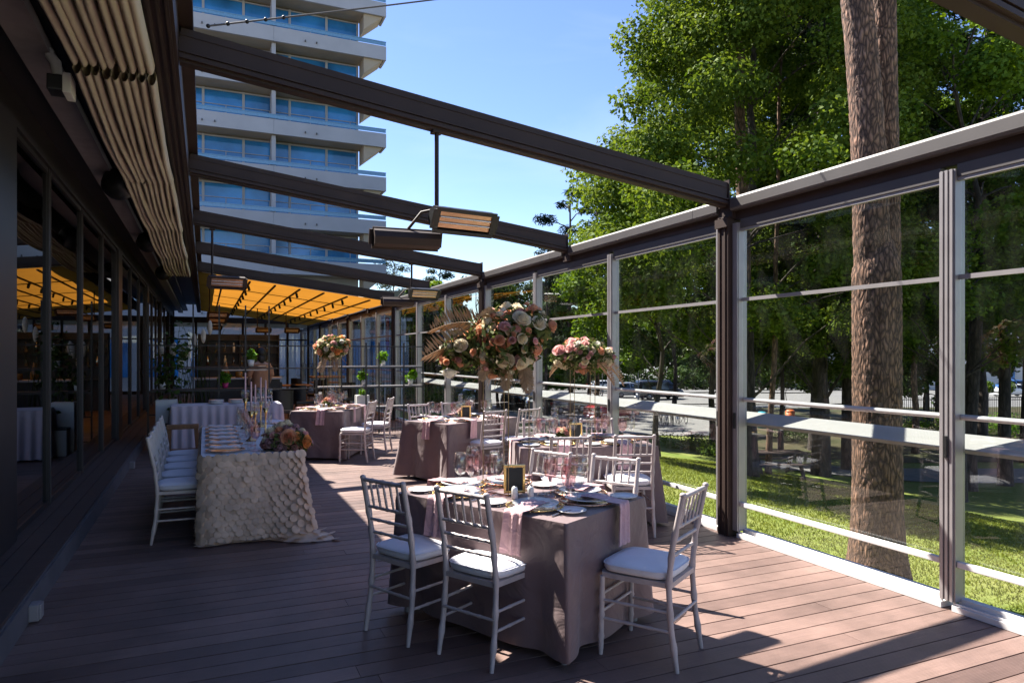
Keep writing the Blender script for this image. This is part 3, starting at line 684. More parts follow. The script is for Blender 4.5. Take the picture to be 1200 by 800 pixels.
# ------------------------------------------------------------------ hotel tower
ht=thing('hotel_tower','tall pale hotel tower with rows of concrete balconies and blue glass rails','building',(0,0,0))
HY=48.6; X0,X1=-14,11.8
FL=[7.1+3.1*k for k in range(9)]
b=MB(); b.box(X0,10.2,50.45,62,-1,FL[-1]+4); b.build('wall','hotelwall',ht)
for k,z in enumerate(FL+[4.0]):
    b=MB()
    for x0,x1 in ((X0,-2.6),(-2.59,4.2),(4.21,X1)): b.box(x0,x1,HY,HY+.16,z,z+.97)
    b.box(X1-.16,X1-.003,HY+.163,50.2,z,z+.97)
    fo=b.build('balcony','hotelwall',ht)
    s=MB(); s.box(X0,X1-.2,HY+.165,50.44,z+.02,z+.25)
    s.add([(10.25,HY+.2,z+.019),(11.6,HY+.2,z+.019),(10.25,HY+.2,z-1.1),(10.25,50.4,z+.019),(11.6,50.4,z+.019),(10.25,50.4,z-1.1)],[(0,1,2),(5,4,3),(0,3,4,1),(1,4,5,2),(2,5,3,0)])
    s.build('soffit','soffit',fo)
    r=MB(); r.box(X0,X1-.02,HY+.02,HY+.07,z+1.04,z+1.26); r.box(X0,X1,HY+.0,HY+.1,z+1.265,z+1.31); r.build('railing','bluerail',fo)
    q=MB()
    for x in (-.2,.55,6.2,6.95,-6.3,-5.6): q.box(x,x+.07,HY-.1,HY+.02,z+.28,z+.4)
    q.build('drain_spout','gutter',fo)
    zt=z+1.0; top=z+3.05
    if k<len(FL):
        x=-8.6
        n=0
        while x<10.0:
            wd=3.0 if n%2==0 else 2.5
            x1=min(x+wd,10.1)
            w_=MB(); w_.box(x+.04,x1-.04,50.30,50.36,zt-.6,top-.12); f=w_.build('window','hotelglass',ht)
            m_=MB()
            for xx in (x,x1-.08): m_.box(xx,xx+.075,50.2,50.42,zt-.7,top)
            m_.box(x+.08,x1-.085,50.24,50.4,top-.11,top-.03); m_.box(x+.08,x1-.085,50.25,50.295,zt+1.0,zt+1.045); m_.box(x+wd*.55,x+wd*.55+.05,50.25,50.3,zt-.6,zt+.995)
            m_.build('window_frame','hotelwall',f)
            x=x1; n+=1
        d_=MB()
        for xx in (4.0,): d_.box(xx+.1,xx+.36,HY+.3,50.2,z+.26,z+3.08)
        d_.build('dividing_wall','hotelwall',ht)
b=MB(); b.box(X0,12.5,47.5,50.4,-1,3.4); b.build('ground_floor','hotelwall',ht)
for k in range(8): MB().box(-5+k*2.1,-3.6+k*2.1,47.45,47.49,.3,2.6).build('window','hotelglass',ht)
# lower annexe with tall columns right of the far end
t=thing('annexe_building','low pale annexe with brown columns seen through the far glass','building',(0,0,0))
MB().box(12.6,21,58,70,-3,6.5).build('wall','blockwall',t); MB().box(12.2,21.4,57.6,70.4,6.5,7.1).build('roof','soffit',t)
for k in range(5): MB().box(12.9+k*1.7,13.3+k*1.7,57.5,57.95,-3,6.49).build('column','soffit',t)
for k in range(4):
    for z in (-1.5,2.2): MB().box(13.5+k*1.7,14.4+k*1.7,57.93,57.99,z,z+2.6).build('window','hotelglass',t)

# ------------------------------------------------------------------ terrain
def gz(x,y):
    s=min(1,max(0,(x-6)/20.)); s=s*s*(3-2*s)
    return -1.2-1.85*s+.05*math.sin(x*.35)*math.sin(y*.3)
def sheet(xs,ys,dz,name,m,cond=None):
    b=MB(); b.grid(lambda i,j:(xs[i],ys[j],gz(xs[i],ys[j])+dz),len(xs)-1,len(ys)-1); return b.build(name,m,kind='structure')
xs=[-700,-300,-120,-40,-10,0]+[4+i*.8 for i in range(40)]+[38,42,50,60,80,110,160,240,400,900]
ys=[-700,-300,-120,-50,-20,-10]+[-6+i*1.2 for i in range(60)]+[70,80,95,120,160,240,400,900]
sheet(xs,ys,-.03,'ground','paving')
sheet([4.2+i*.8 for i in range(48)],[-14+i*1.2 for i in range(44)],0,'lawn','lawn')
def fb(px,Z):
    s,c=math.sin(YAW),math.cos(YAW); l=(px-600)/F_PX*Z; return (Z*s+l*c, Z*c-l*s)
def strip(pts4,dz,name,m,nu=24,nv=24):
    """quad given as four (px,Z) corners, draped on the terrain"""
    P=[fb(*p) for p in pts4]
    def fn(i,j):
        u=i/nu;v=j/nv
        x=(1-v)*((1-u)*P[0][0]+u*P[1][0])+v*((1-u)*P[3][0]+u*P[2][0]); y=(1-v)*((1-u)*P[0][1]+u*P[1][1])+v*((1-u)*P[3][1]+u*P[2][1])
        return (x,y,gz(x,y)+dz)
    return MB().grid(fn,nu,nv).build(name,m,kind='structure')
b=MB(); b.grid(lambda i,j:(-60+2.8*i,36.2+1.25*j,gz(-60+2.8*i,36.2+1.25*j)+.02),30,24); b.build('bounce_forecourt','asphalt',kind='structure')  # neutral ground added to keep green bounce off the hotel
strip([(430,40),(850,40),(820,64),(430,64)],.05,'parking_lot','asphalt')
strip([(380,66),(1010,66),(960,84),(380,84)],.06,'road','asphalt')
strip([(380,85),(960,85),(950,90),(380,90)],.14,'pavement','paving')
strip([(860,26),(1300,25),(1300,28),(860,29)],.03,'garden_path','asphalt')
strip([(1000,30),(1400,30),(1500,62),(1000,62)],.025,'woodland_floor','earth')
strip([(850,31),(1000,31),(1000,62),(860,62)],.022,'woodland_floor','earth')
# grass blades near the glass wall: one uncountable mass
g=np.random.default_rng(3); n=170000
x=4.65+g.random(n)**1.4*13; y=-2+g.random(n)*22
z=np.array([gz(a,c) for a,c in zip(x,y)])
h=.02+.035*g.random(n); an=g.random(n)*6.28; wd=.003+.004*g.random(n)+(x-4.6)*.0012; le=g.normal(size=(n,2))*.02
V=np.empty((n,3,3)); V[:,0]=np.c_[x-np.cos(an)*wd,y-np.sin(an)*wd,z]; V[:,1]=np.c_[x+np.cos(an)*wd,y+np.sin(an)*wd,z]; V[:,2]=np.c_[x+le[:,0],y+le[:,1],z+h]
o=obj('grass',fast('grass',V.reshape(-1,3),3,'grass',g.random(n)),kind='stuff')
o['label']='short sunlit lawn grass just outside the glass wall'; o['category']='grass'

# ------------------------------------------------------------------ trees
def limb(b,p0,p1,r0,r1,g,n=6,segs=5,sag=.15):
    pts=[];rs=[]
    for i in range(segs+1):
        s=i/segs; p=Vector(p0).lerp(Vector(p1),s); p+=Vector((g.normal(),g.normal(),g.normal()))*sag*.3*math.sin(math.pi*s); p.z+=sag*math.sin(math.pi*s)
        pts.append(p); rs.append(r0+(r1-r0)*s)
    b.tube(pts,rs,n,False)
def broadleaf(px,Z,label,prof,n,leaf,mname,seed,trunk_r=.22,K=46,crown_r=1.0,bark='bark',group='broadleaf trees behind the glass wall',up=.5,clump=(.7,1.35)):
    g=np.random.default_rng(seed); x,y=fb(px,Z); z=gz(x,y)
    t=thing('broadleaf_tree',label,'tree',(x,y,z),0,group)
    hs=[p[0] for p in prof]; rs=[p[1] for p in prof]
    cl=[]
    H0,H1=hs[0],hs[-1]
    for k in range(K):
        h=H0+(H1-H0)*(k+.5)/K + g.normal()*.3; r=np.interp(h,hs,rs)*crown_r
        a=k*2.4+g.normal()*.4; rr=r*(.35+.65*g.random()**.5)
        c=g.uniform(*clump)*(.45+.55*min(1,r/3.))
        cl.append((rr*math.cos(a),rr*math.sin(a),h-z-.0,c))
    b=MB(); top=H1-z
    pts=[(g.normal()*.05*i,g.normal()*.05*i,top*.92*i/8) for i in range(9)]
    b.tube(pts,[trunk_r*(1.25 if i==0 else 1-.105*i) for i in range(9)],10,False)
    for c in cl[::3]:
        base=Vector(pts[max(1,min(7,int((c[2]-1.2)/top*8/.92)))])
        limb(b,base,(base.x+(c[0]-base.x)*.75,base.y+(c[1]-base.y)*.75,base.z+(c[2]-base.z)*.75),trunk_r*.22,.012,g)
    b.build('trunk',bark,t)
    obj('crown',leaf_mesh('crown',cl,n,leaf,seed,mname,up=up,flat=.62,shell=.45),t)
    return t
broadleaf(880,20,'big bright green linden with a conical crown left of the forked pine',[(2.4,3.2),(3.4,4.8),(5.0,5.2),(7,4.6),(10,3.7),(13,2.8),(17,1.5)],170000,.125,'leaf_a',11,.2,170)
broadleaf(965,25,'tall pale green tree rising behind the linden and the forked pine',[(1,2.5),(5,4.2),(10,4.0),(15,3.4),(20,2.2)],120000,.135,'leaf_a',12,.22,130,clump=(.6,1.2))
broadleaf(1125,21,'maple with sky gaps in its crown right of the forked pine',[(1.8,2.5),(4.5,4.2),(7,4.6),(10,4.),(13,2.5)],42000,.15,'leaf_b',13,.17,74,clump=(.5,1.1))
broadleaf(1240,25,'dark leafed tree at the right edge of the picture',[(1.5,3),(5,4.6),(9,4.6),(13,3)],36000,.16,'leaf_b',14,.2,56,clump=(.6,1.2))
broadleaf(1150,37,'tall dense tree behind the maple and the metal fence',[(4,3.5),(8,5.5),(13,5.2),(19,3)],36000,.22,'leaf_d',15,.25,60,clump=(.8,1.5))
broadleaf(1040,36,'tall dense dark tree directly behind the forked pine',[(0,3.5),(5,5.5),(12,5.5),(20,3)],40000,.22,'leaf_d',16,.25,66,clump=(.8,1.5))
broadleaf(770,24,'low spreading maple with bright sprays behind the right bouquet',[(1.9,2.4),(3.0,3.2),(4.4,3.3),(6.0,2.0)],26000,.14,'leaf_b',17,.12,50,clump=(.45,.95))
broadleaf(835,30,'dark rounded maple filling the pane left of the big dark post',[(1.7,3),(3.4,4.6),(5.5,4.4),(8,3.)],30000,.17,'leaf_d',18,.16,54)
broadleaf(700,33,'small bright maple beside the roadside lamp posts',[(.6,1.6),(1.8,2.5),(3.4,2.3),(4.8,1.2)],16000,.15,'leaf_b',19,.1,34,clump=(.45,.9))
broadleaf(915,32,'young dark tree between the turquoise bin and the linden',[(.7,2),(2.4,3.4),(5,3.6),(8,2)],14000,.22,'leaf_b',20,.12,44)
broadleaf(1010,46,'dark tree deep in the park behind the thick trunks',[(-1,4),(3,6),(9,6),(13,3)],14000,.32,'leaf_d',21,.2,44)
broadleaf(1085,50,'dark tree deep in the park left of the pale house',[(-1.5,3),(3,5.5),(9,6),(13,3)],14000,.32,'leaf_d',22,.2,44)
broadleaf(1215,46,'dark tree deep in the park at the right end of the fence',[(0,3),(3,5.5),(9,6),(13,3)],14000,.32,'leaf_d',23,.2,44)
broadleaf(560,52,'round dark tree above the far glass, left of the main bouquet',[(-.5,3),(2.5,4.6),(5,3.6),(7.2,1.4)],11000,.28,'leaf_d',24,.15,44)
broadleaf(500,54,'light green tree just above the amber awning corner',[(-.5,2.5),(2.5,3.8),(5.5,3),(7.0,1.2)],10000,.28,'leaf_b',25,.15,40)
broadleaf(625,58,'dark tree behind the main bouquet',[(.3,4),(2.5,5.5),(5.5,4.5),(7.6,1.8)],13000,.3,'leaf_d',26,.2,46)
broadleaf(690,64,'dark tree across the road behind the small maple',[(.4,4),(3,5.8),(7,5),(10.5,1.8)],13000,.32,'leaf_d',27,.2,46)
broadleaf(455,60,'dark tree seen between the far glass posts',[(-1,3),(2.,3.8),(4,3),(5.6,1.2)],8000,.3,'leaf_d',28,.15,36)
broadleaf(790,60,'dark tree across the road behind the black van',[(.4,4),(4,6),(9,5.5),(13,2)],13000,.32,'leaf_d',29,.2,46)
broadleaf(880,66,'dark tree across the road behind the turquoise bin',[(.4,4),(4,6),(9,5.5),(13,2)],13000,.34,'leaf_d',30,.2,46)
broadleaf(860,32,'tall full dark tree hidden behind the linden, added to cast shade',[(2,4),(6,5.6),(11,5.),(15,3.8),(18,1.5)],60000,.19,'leaf_d',31,.28,80,clump=(.8,1.5))  # added up-sun of the understory so its low crowns fall dark
broadleaf(955,34,'tall full dark tree behind the pale green tree, added to cast shade',[(2,4),(6,5.6),(12,5.4),(18,4),(22,1.5)],60000,.19,'leaf_d',32,.28,84,clump=(.8,1.5))  # second added shade caster, also thickens the foliage behind
# pines
def pine(px,Z,label,height,r,seed,crown0=.55,lean=0,bark='bark',n=4200,cr=2.2,leaf=.3,group='pines in the park'):
    g=np.random.default_rng(seed); x,y=fb(px,Z); z=gz(x,y)
    t=thing('pine_tree',label,'tree',(x,y,z),0,group)
    b=MB(); pts=[(lean*.914*height*i/10+g.normal()*.04,-lean*.406*height*i/10+g.normal()*.04,height*i/10) for i in range(11)]
    b.tube(pts,[r*(1.2 if i==0 else 1-.075*i) for i in range(11)],12,False)
    cl=[]
    for k in range(16):
        s=crown0+(1-crown0)*k/15; a=k*2.4+g.normal()*.5; i=min(10,int(s*10)); p=pts[i]
        rr=cr*(1.05-abs((s-crown0)/(1-crown0)-.35))*g.uniform(.35,1); c=(p[0]+rr*math.cos(a),p[1]+rr*math.sin(a),height*s+.3)
        cl.append(c+(g.uniform(.5,1.0)*cr/2.6,)); limb(b,(p[0],p[1],height*s-.3),c,r*.22,.02,g)
    b.build('trunk',bark,t)
    obj('crown',leaf_mesh('crown',cl,n,leaf,seed,'needle',up=.9,flat=.5,aspect=.22,shell=.5),t)
pine(963,25,'thick dark pine trunk standing left of its twin behind the balustrade',19,.30,41)
pine(995,28,'thick dark pine trunk standing just left of the forked pine',20,.30,42)
pine(1073,33,'slender pale pine trunk between the forked pine and the steel mullion',18,.15,43,bark='bark_pale')
pine(1133,24,'dark leaning pine trunk in the right pane, beside the mullion',18,.26,44,lean=.05)
pine(1178,25,'straight dark pine trunk in the right pane by the pale house',18,.22,45)
pine(1203,30,'dark pine trunk at the right edge of the picture',18,.2,46)
pine(878,21,'orange brown pine trunk leaning just right of the big dark post',19,.27,47,crown0=.7,lean=-.025,bark='bark_pale')
pine(902,22,'thin reddish pine trunk leaning beside the turquoise bin',17,.10,48,crown0=.8,lean=.03,bark='bark_pale')
pine(845,36,'pale pine trunk half hidden by the big dark post',17,.24,49,bark='bark_pale')
pine(668,40,'rusty pine with open crown left of the linden, nearer one',13.2,.17,50,bark='bark_pale',cr=2.4,crown0=.45)
pine(700,46,'rusty pine with open crown behind the linden edge',14.5,.17,51,bark='bark_pale',cr=2.6,crown0=.45)
pine(640,52,'dark pine standing above the main bouquet',12.5,.15,52,cr=2.6,crown0=.35)
pine(515,58,'small dark pine top right of the hanging heater over the awning',11.2,.14,53,cr=2.,crown0=.45)
pine(462,64,'open pine crown beside the hotel balconies',12.3,.15,54,cr=3.2,crown0=.5)
pine(583,60,'dark pine behind the main dark post',10,.14,55,cr=2.4,crown0=.35)
pine(1045,40,'dark pine trunk deep behind the forked pine',19,.2,56)
pine(1100,42,'dark pine trunk behind the steel mullion',19,.2,57)
# far woods: one mass
g=np.random.default_rng(77); cl=[]
for k in range(260):
    px=g.uniform(330,1420); Z=g.uniform(95,150); x,y=fb(px,Z); top=(6 if px<620 else 11)*Z/100
    for q in range(2): cl.append((x,y,-3+g.random()*top,g.uniform(2.5,4.5)))
o=obj('far_woods',leaf_mesh('far_woods',cl,60000,1.1,78,'leaf_d',up=.5,flat=.9,shell=.4),kind='stuff'); o['label']='far dark belt of woods closing the view beyond the road'; o['category']='woods'
hx0,hy0=fb(380,93); t=thing('hedge','long dark hedge closing the far side of the road','hedge',(hx0,hy0,-3.0))
cl=[]
for k in range(90):
    x_,y_=fb(380+k*7,93+(k%3)*.4); cl+= [(x_-hx0,y_-hy0,.7,1.0),(x_-hx0,y_-hy0,1.9+.5*math.sin(k*1.7),1.0)]
obj('foliage',leaf_mesh('foliage',cl,16000,.42,90,'leaf_d',up=.4,flat=.9,shell=.35),t)
# shrubs
def shrub(px,Z,r,h,label,lm,seed,n=2600,leaf=.1):
    x,y=fb(px,Z); t=thing('shrub',label,'shrub',(x,y,gz(x,y)),0,'shrubs along the lawn edge'); g=np.random.default_rng(seed)
    cl=[(g.normal()*r*.5,g.normal()*r*.5,h*g.uniform(.25,.8),r*g.uniform(.35,.6)) for _ in range(12)]
    obj('foliage',leaf_mesh('foliage',cl,n,leaf,seed,lm,up=.5,flat=.8),t)
    b=MB(); 
    for c in cl[:6]: b.tube([(0,0,0),(c[0]*.5,c[1]*.5,c[2]*.5),c[:3]],[.03,.02,.008],5,False)
    b.build('stem','bark',t)
shrub(812,31,1.1,.55,'low pale green shrub beside the bicycles','leaf_b',61); shrub(838,29,.9,.5,'low shrub at the lawn edge left of the big dark post','leaf_b',62)
shrub(1085,38,1.5,1.1,'round shrub at the foot of the fence behind the mullion','leaf_b',63); shrub(1145,40,1.6,1.3,'flowering shrub below the fence in the right pane','leaf_b',64); shrub(1190,40,1.4,1.2,'yellow green shrub below the fence at the right edge','potleaf',65)
shrub(930,38,1.4,1.1,'dark shrub between the orange bin and the thick trunks','leaf_d',66); shrub(460,46,2.,1.6,'round green shrub outside the far glass posts','leaf_b',67); shrub(520,44,2.,1.6,'wide shrub outside behind the left chairs','leaf_b',68)
# the big forked pine: displaced bark
def bark_tube(b,pts,rs,n,amp=.010,seed=0.):
    pts=[Vector(p) for p in pts]; vs=[];fs=[]
    for i,p in enumerate(pts):
        for k in range(n):
            t=2*math.pi*k/n; r=rs[i]
            q=Vector((math.cos(t)*r*24+seed,math.sin(t)*r*24,p.z*7.2))
            q+=Vector((noise.noise(q*.7),noise.noise(q*.7+Vector((5,5,5))),0))*.55
            dd,_=noise.voronoi(q); e=min(1,(dd[1]-dd[0])*2.4)
            f=amp*(e-.5)+amp*.35*noise.noise(q*3.1)
            vs.append((p.x+math.cos(t)*(r+f),p.y+math.sin(t)*(r+f),p.z))
    for i in range(len(pts)-1):
        for k in range(n):
            a=i*n+k;c=i*n+(k+1)%n; fs.append((a,c,c+n,a+n))
    b.add(vs,fs,True)
x,y=fb(1027,8.5); zg=gz(x,y)
t=thing('forked_pine','big rough barked pine forking into two stems just outside the glass','tree',(x,y,zg))
def lat(px,h): o=(px-1027)*8.5/810; return (o*.914,-o*.406,h-zg)
b=MB(); hs=[zg-.1+i*.024 for i in range(int((3.35-zg)/.024))]
bark_tube(b,[lat(1028-1.0*max(0,h)/3,h) for h in hs],[(.275+.15*math.exp(-(h-zg)*2.4))*(1 if h<2.6 else 1-.75*((h-2.6)/.7)**1.5) for h in hs],120); b.build('trunk','bark_pine',t)
b=MB(); hs=[2.3+i*.028 for i in range(150)]+[6.6+.6*i for i in range(1,18)]
bark_tube(b,[lat(1021-(h-3)-1.6*max(0,h-3)*min(3,max(0,h-3)),h) for h in hs],[.205-.0095*(h-3) if h>3 else .205-.05*(3-h) for h in hs],96,.009,3.); b.build('stem','bark_pine',t)
b=MB(); hs=[2.3+i*.028 for i in range(150)]+[6.6+.6*i for i in range(1,18)]
bark_tube(b,[tuple(np.array(lat(1050-1.2*min(3,h-3),h))+np.array((.10,.21,0))) for h in hs],[.165-.006*(h-3) if h>3 else .165-.05*(3-h) for h in hs],84,.009,9.); b.build('stem','bark_pine',t)
g=np.random.default_rng(9); cl=[(g.normal()*2,g.normal()*2,g.uniform(12.5,17.5),1.1) for _ in range(14)]
obj('crown',leaf_mesh('crown',cl,5000,.3,9,'needle',up=.9,flat=.5,aspect=.22),t)

# ------------------------------------------------------------------ cars, bikes, lamps, fence, house
def car(px,Z,rz,label,paint,kind='suv'):
    x,y=fb(px,Z); t=thing('parked_car' if kind!='van' else 'parked_van',label,'car' if kind!='van' else 'van',(x,y,gz(x,y)+.06),rz,'vehicles on the parking lot and road')
    if kind=='van': L,W,H=4.9,1.95,2.0; st=[(-2.45,.95,1.75,.80),(-2.38,1.0,1.96,.84),(.9,1.0,2.0,.86),(1.75,1.05,1.2,.8),(2.3,.95,1.0,.86),(2.45,.7,.72,.85)]; cab=(0,2)
    elif kind=='suv': L,W,H=4.5,1.85,1.68; st=[(-2.25,.85,1.0,.85),(-2.1,1.0,1.58,.72),(-.2,1.0,1.66,.74),(.4,1.0,1.58,.72),(1.15,1.02,1.08,.8),(2.05,.9,.95,.84),(2.25,.6,.65,.82)]; cab=(1,3)
    else: L,W,H=4.2,1.75,1.45; st=[(-2.1,.8,.9,.84),(-1.8,.92,1.1,.78),(-1.1,.93,1.4,.7),(.1,.93,1.44,.7),(1.0,.93,.98,.8),(1.9,.8,.86,.82),(2.1,.55,.6,.8)]; cab=(2,3)
    hw=W/2; b=MB(); vs=[]
    for sx,zb_,zr,tf in st:
        en=.93 if abs(sx)>L/2-.1 else 1
        half=[(hw*.9*en,.25),(hw*en,.45),(hw*en,.7*min(1,zb_)),(hw*.97*en,zb_ if zb_<zr else zr-.06),(hw*tf*en if zr>zb_+.15 else hw*.9*en,zr-.02),(hw*tf*.75,zr+.02)]
        ring=[(sx,yy,zz) for yy,zz in half]+[(sx,-yy,zz) for yy,zz in half[::-1]]
        vs.append(ring)
    n=len(vs[0]); b.add([p for r in vs for p in r],[(i*n+k,i*n+(k+1)%n,(i+1)*n+(k+1)%n,(i+1)*n+k) for i in range(len(vs)-1) for k in range(n)]+[tuple(range(n)),tuple(range((len(vs)-1)*n,len(vs)*n))[::-1]],True)
    b.build('body',paint,t)
    for i in range(len(st)-1):
        a,c=vs[i],vs[i+1]
        for s_ in (1,-1):
            if st[i][2]-st[i][1]>.25 and st[i+1][2]-st[i+1][1]>.25:
                def P(r,k): 
                    p=r[k] if s_>0 else r[n-1-k]; return Vector(p)
                p0,p1,p2,p3=P(a,3),P(c,3),P(c,4),P(a,4); o_=Vector((0,.012*s_,.004))
                q=[p0.lerp(p3,.08).lerp(p1,.04)+o_,p1.lerp(p2,.08).lerp(p0,.04)+o_,p2.lerp(p1,.15).lerp(p3,.06)+o_,p3.lerp(p0,.15).lerp(p2,.06)+o_]
                q2=[v-o_*2 for v in q]
                MB().add(q+q2,[(0,1,2,3),(7,6,5,4),(0,4,5,1),(1,5,6,2),(2,6,7,3),(3,7,4,0)]).build('side_window','carglass',t)
    i=cab[1]; A,B=st[i],st[i+1]
    for (A,B,nm) in ((st[cab[1]],st[cab[1]+1],'windscreen'),(st[cab[0]],st[max(0,cab[0]-1)] if cab[0]>0 else (st[0][0]-.02,st[0][1],1.15,.82),'rear_window')):
        w0=hw*A[3]*.9;w1=hw*B[3]*.95; za=A[2]-.06;zb_=B[2]+.06 if nm=='windscreen' or kind!='van' else 1.15; o_=.02 if nm=='windscreen' else -.02
        q=[(A[0]+o_,-w0,za),(A[0]+o_,w0,za),(B[0]+o_,w1,zb_),(B[0]+o_,-w1,zb_)]; q2=[(p[0]-o_*1.5,p[1],p[2]-.02) for p in q]
        MB().add(q+q2,[(0,1,2,3),(7,6,5,4),(0,4,5,1),(1,5,6,2),(2,6,7,3),(3,7,4,0)]).build(nm,'carglass',t)
    for wx in (-L*.3,L*.3):
        for s_ in (1,-1):
            wv=MB(); wv.lathe([(0,-.1),(.27,-.1),(.33,-.07),(.33,.07),(.27,.1),(0,.1)],18); wo=wv.build('wheel','tyre',t,(wx,s_*(hw-.09),.33)); wo.rotation_euler=(R(90),0,0)
            MB().lathe([(0,-.112),(.2,-.108),(.21,-.09),(.21,.09),(.2,.108),(0,.112)],12).build('rim','alu',wo)
    for s_ in (1,-1):
        MB().bbox(L/2-.16,L/2-.02,s_*hw*.66-.18,s_*hw*.66+.18,.68,.84,.02).build('headlight','plate',t)
        MB().bbox(-L/2-.0,-L/2+.12,s_*hw*.74-.11,s_*hw*.74+.11,.72,.98,.02).build('taillight','lampred',t)
        MB().bbox(st[cab[1]][0]+.3,st[cab[1]][0]+.42,s_*(hw+.1)-.08,s_*(hw+.1)+.08,.98,1.12,.02).build('wing_mirror',paint,t)
    MB().box(-L/2-.012,-L/2+.05,-.26,.26,.5,.61).build('number_plate','plate',t)
car(601,60,R(62),'black sports utility car parked behind the dark main post','carblack')
car(626,57,R(70),'dark silver car parked right of the black sports utility car','carsilver','hatch')
car(717,50,R(15),'red car parked behind the steel mullion, beyond the balustrade','carred','hatch')
car(660,55,R(20),'dark car parked in the shade of the small maple','carblack','hatch')
car(772,73,R(-12),'large black van standing on the road beyond the bicycles','carblack','van')
car(737,76,R(-8),'white and glassy car on the road left of the black van','carsilver')
car(708,88,R(-5),'small white car far along the road','carwhite','hatch')
car(1186,78,R(160),'white car parked beyond the fence at the right edge','carwhite','hatch')
car(1183,84,R(160),'blue car parked behind the white car beyond the fence','carblue','suv')
car(548,62,R(30),'dark car parked left of the dark main post','carsilver','hatch')
def bike(px,Z,rz,label):
    x,y=fb(px,Z); t=thing('bicycle',label,'bicycle',(x,y,gz(x,y)+.05),rz,'bicycles in the rack by the parking lot')
    for wx in (-.52,.52):
        ring=[(wx+.33*math.cos(k*math.pi/12),0,.34+.33*math.sin(k*math.pi/12)) for k in range(25)]
        o=MB().tube(ring,.02,6,False).build('wheel','tyre',t)
        s=MB()
        for k in range(6): a=k*math.pi/6; s.tube([(wx+.31*math.cos(a),0,.34+.31*math.sin(a)),(wx-.31*math.cos(a),0,.34-.31*math.sin(a))],.003,4)
        s.build('spokes','steel',o)
    f=MB(); B_=(-.05,0,.3);S_=(-.18,0,.78);H_=(.36,0,.8)
    for p,q in ((B_,S_),(B_,H_),(S_,H_),((-.52,0,.34),B_),((-.52,0,.34),S_),((.52,0,.34),H_),(H_,(.33,0,.98))): f.tube([p,q],.016,6)
    f.build('frame','black' if rz>0 else 'carblue',t); MB().tube([(.25,-.25,1.0),(.36,-.2,.99),(.34,0,.98),(.36,.2,.99),(.25,.25,1.0)],.012,6).build('handlebar','black',t)
    MB().bbox(-.32,-.06,-.08,.08,.84,.9,.02).build('saddle','black',t)
for k in range(6): bike(768+k*6.5,45+k*.4,R(60+ (k%3)*6) if k%2 else R(-118),['first bicycle from the left in the rack','second bicycle from the left in the rack','third bicycle from the left in the rack','third bicycle from the right in the rack','second bicycle from the right in the rack','bicycle at the right end of the rack'][k])
def lamp_post(px,Z,label,h=5.2):
    x,y=fb(px,Z); t=thing('street_lamp',label,'street lamp',(x,y,gz(x,y)),0,'street lamps along the road')
    MB().tube([(0,0,0),(0,0,.6),(0,0,.62),(0,0,h)],[.08,.08,.05,.04],10).build('pole','alu',t); MB().lathe([(0,0),(.12,.02),(.2,.3),(.22,.34),(.05,.45),(0,.46)],12,(0,0,h)).build('lamp_head','white',t)
lamp_post(706,62,'street lamp left of the small maple',3.6); lamp_post(748,66,'street lamp behind the white car on the road',3.6); lamp_post(836,60,'street lamp left of the big dark post',4.0)
for px,Z,l in ((429,44,'white flagpole leftmost outside the far glass'),(440,44,'white flagpole second from the left outside the far glass'),(451,44,'white flagpole third from the left outside the far glass'),(471,44,'white flagpole rightmost outside the far glass')):
    x,y=fb(px,Z); t=thing('flagpole',l,'flagpole',(x,y,gz(x,y)),0,'white flagpoles'); MB().tube([(0,0,0),(0,0,5.6)],[.06,.04],8).build('pole','white',t)
    MB().grid(lambda i,j:(.05+.22*i/4+.03*math.sin(j*1.3),.04*math.sin(i*2+j),3.4+2.1*j/8),4,8).build('flag','white' if px!=451 else 'carred',t)
# metal fence
P0,P1=fb(1035,43),fb(1260,43); t=thing('metal_fence','black metal picket fence along the park in the right panes','fence',(P0[0],P0[1],-3.05),math.atan2(P1[1]-P0[1],P1[0]-P0[0])); Lf=math.dist(P0,P1)
b=MB(); k=0
while k*.13<Lf: b.box(k*.13,k*.13+.025,-.012,.012,.1,2.1); k+=1
for z in (.25,1.9): b.box(0,Lf,.013,.035,z,z+.05)
b.build('picket_panel','black',t)
k=0
while k*2.6<Lf: MB().box(k*2.6,k*2.6+.08,-.06,-.014,0,2.25).build('post','black',t); k+=1
# pale house
x,y=fb(1150,92); t=thing('pale_house','pale rendered house among the trees in the right pane','building',(x,y,-3.05),-YAW-.3)
MB().box(-9,9,0,9,0,8.2).build('wall','blockwall',t); b=MB(); b.add([(-9.4,-.4,8.2),(9.4,-.4,8.2),(9.4,9.4,8.2),(-9.4,9.4,8.2),(-6,4.5,10.8),(6,4.5,10.8)],[(0,1,5,4),(1,2,5),(2,3,4,5),(3,0,4),(3,2,1,0)]); b.build('roof','brick',t)
for q in range(5):
    for z in (1.2,4.6): f=MB().box(-7.6+q*3.4,-6.4+q*3.4,-.05,-.003,z,z+1.7).build('window','hotelglass',t); m_=MB(); m_.box(-7.75+q*3.4,-6.25+q*3.4,-.1,-.052,z-.12,z-.02); m_.build('sill','white',f)
x,y=fb(1000,105); t=thing('far_house','far pale house behind the dark park trees','building',(x,y,-3.05),-YAW)
MB().box(-8,8,0,8,0,6).build('wall','blockwall',t); MB().box(-8.4,8.4,-.4,8.4,6,6.5).build('roof','brick',t)
for q in range(4): MB().box(-6+q*3.4,-4.8+q*3.4,-.05,-.003,1.5,3.2).build('window','hotelglass',t)
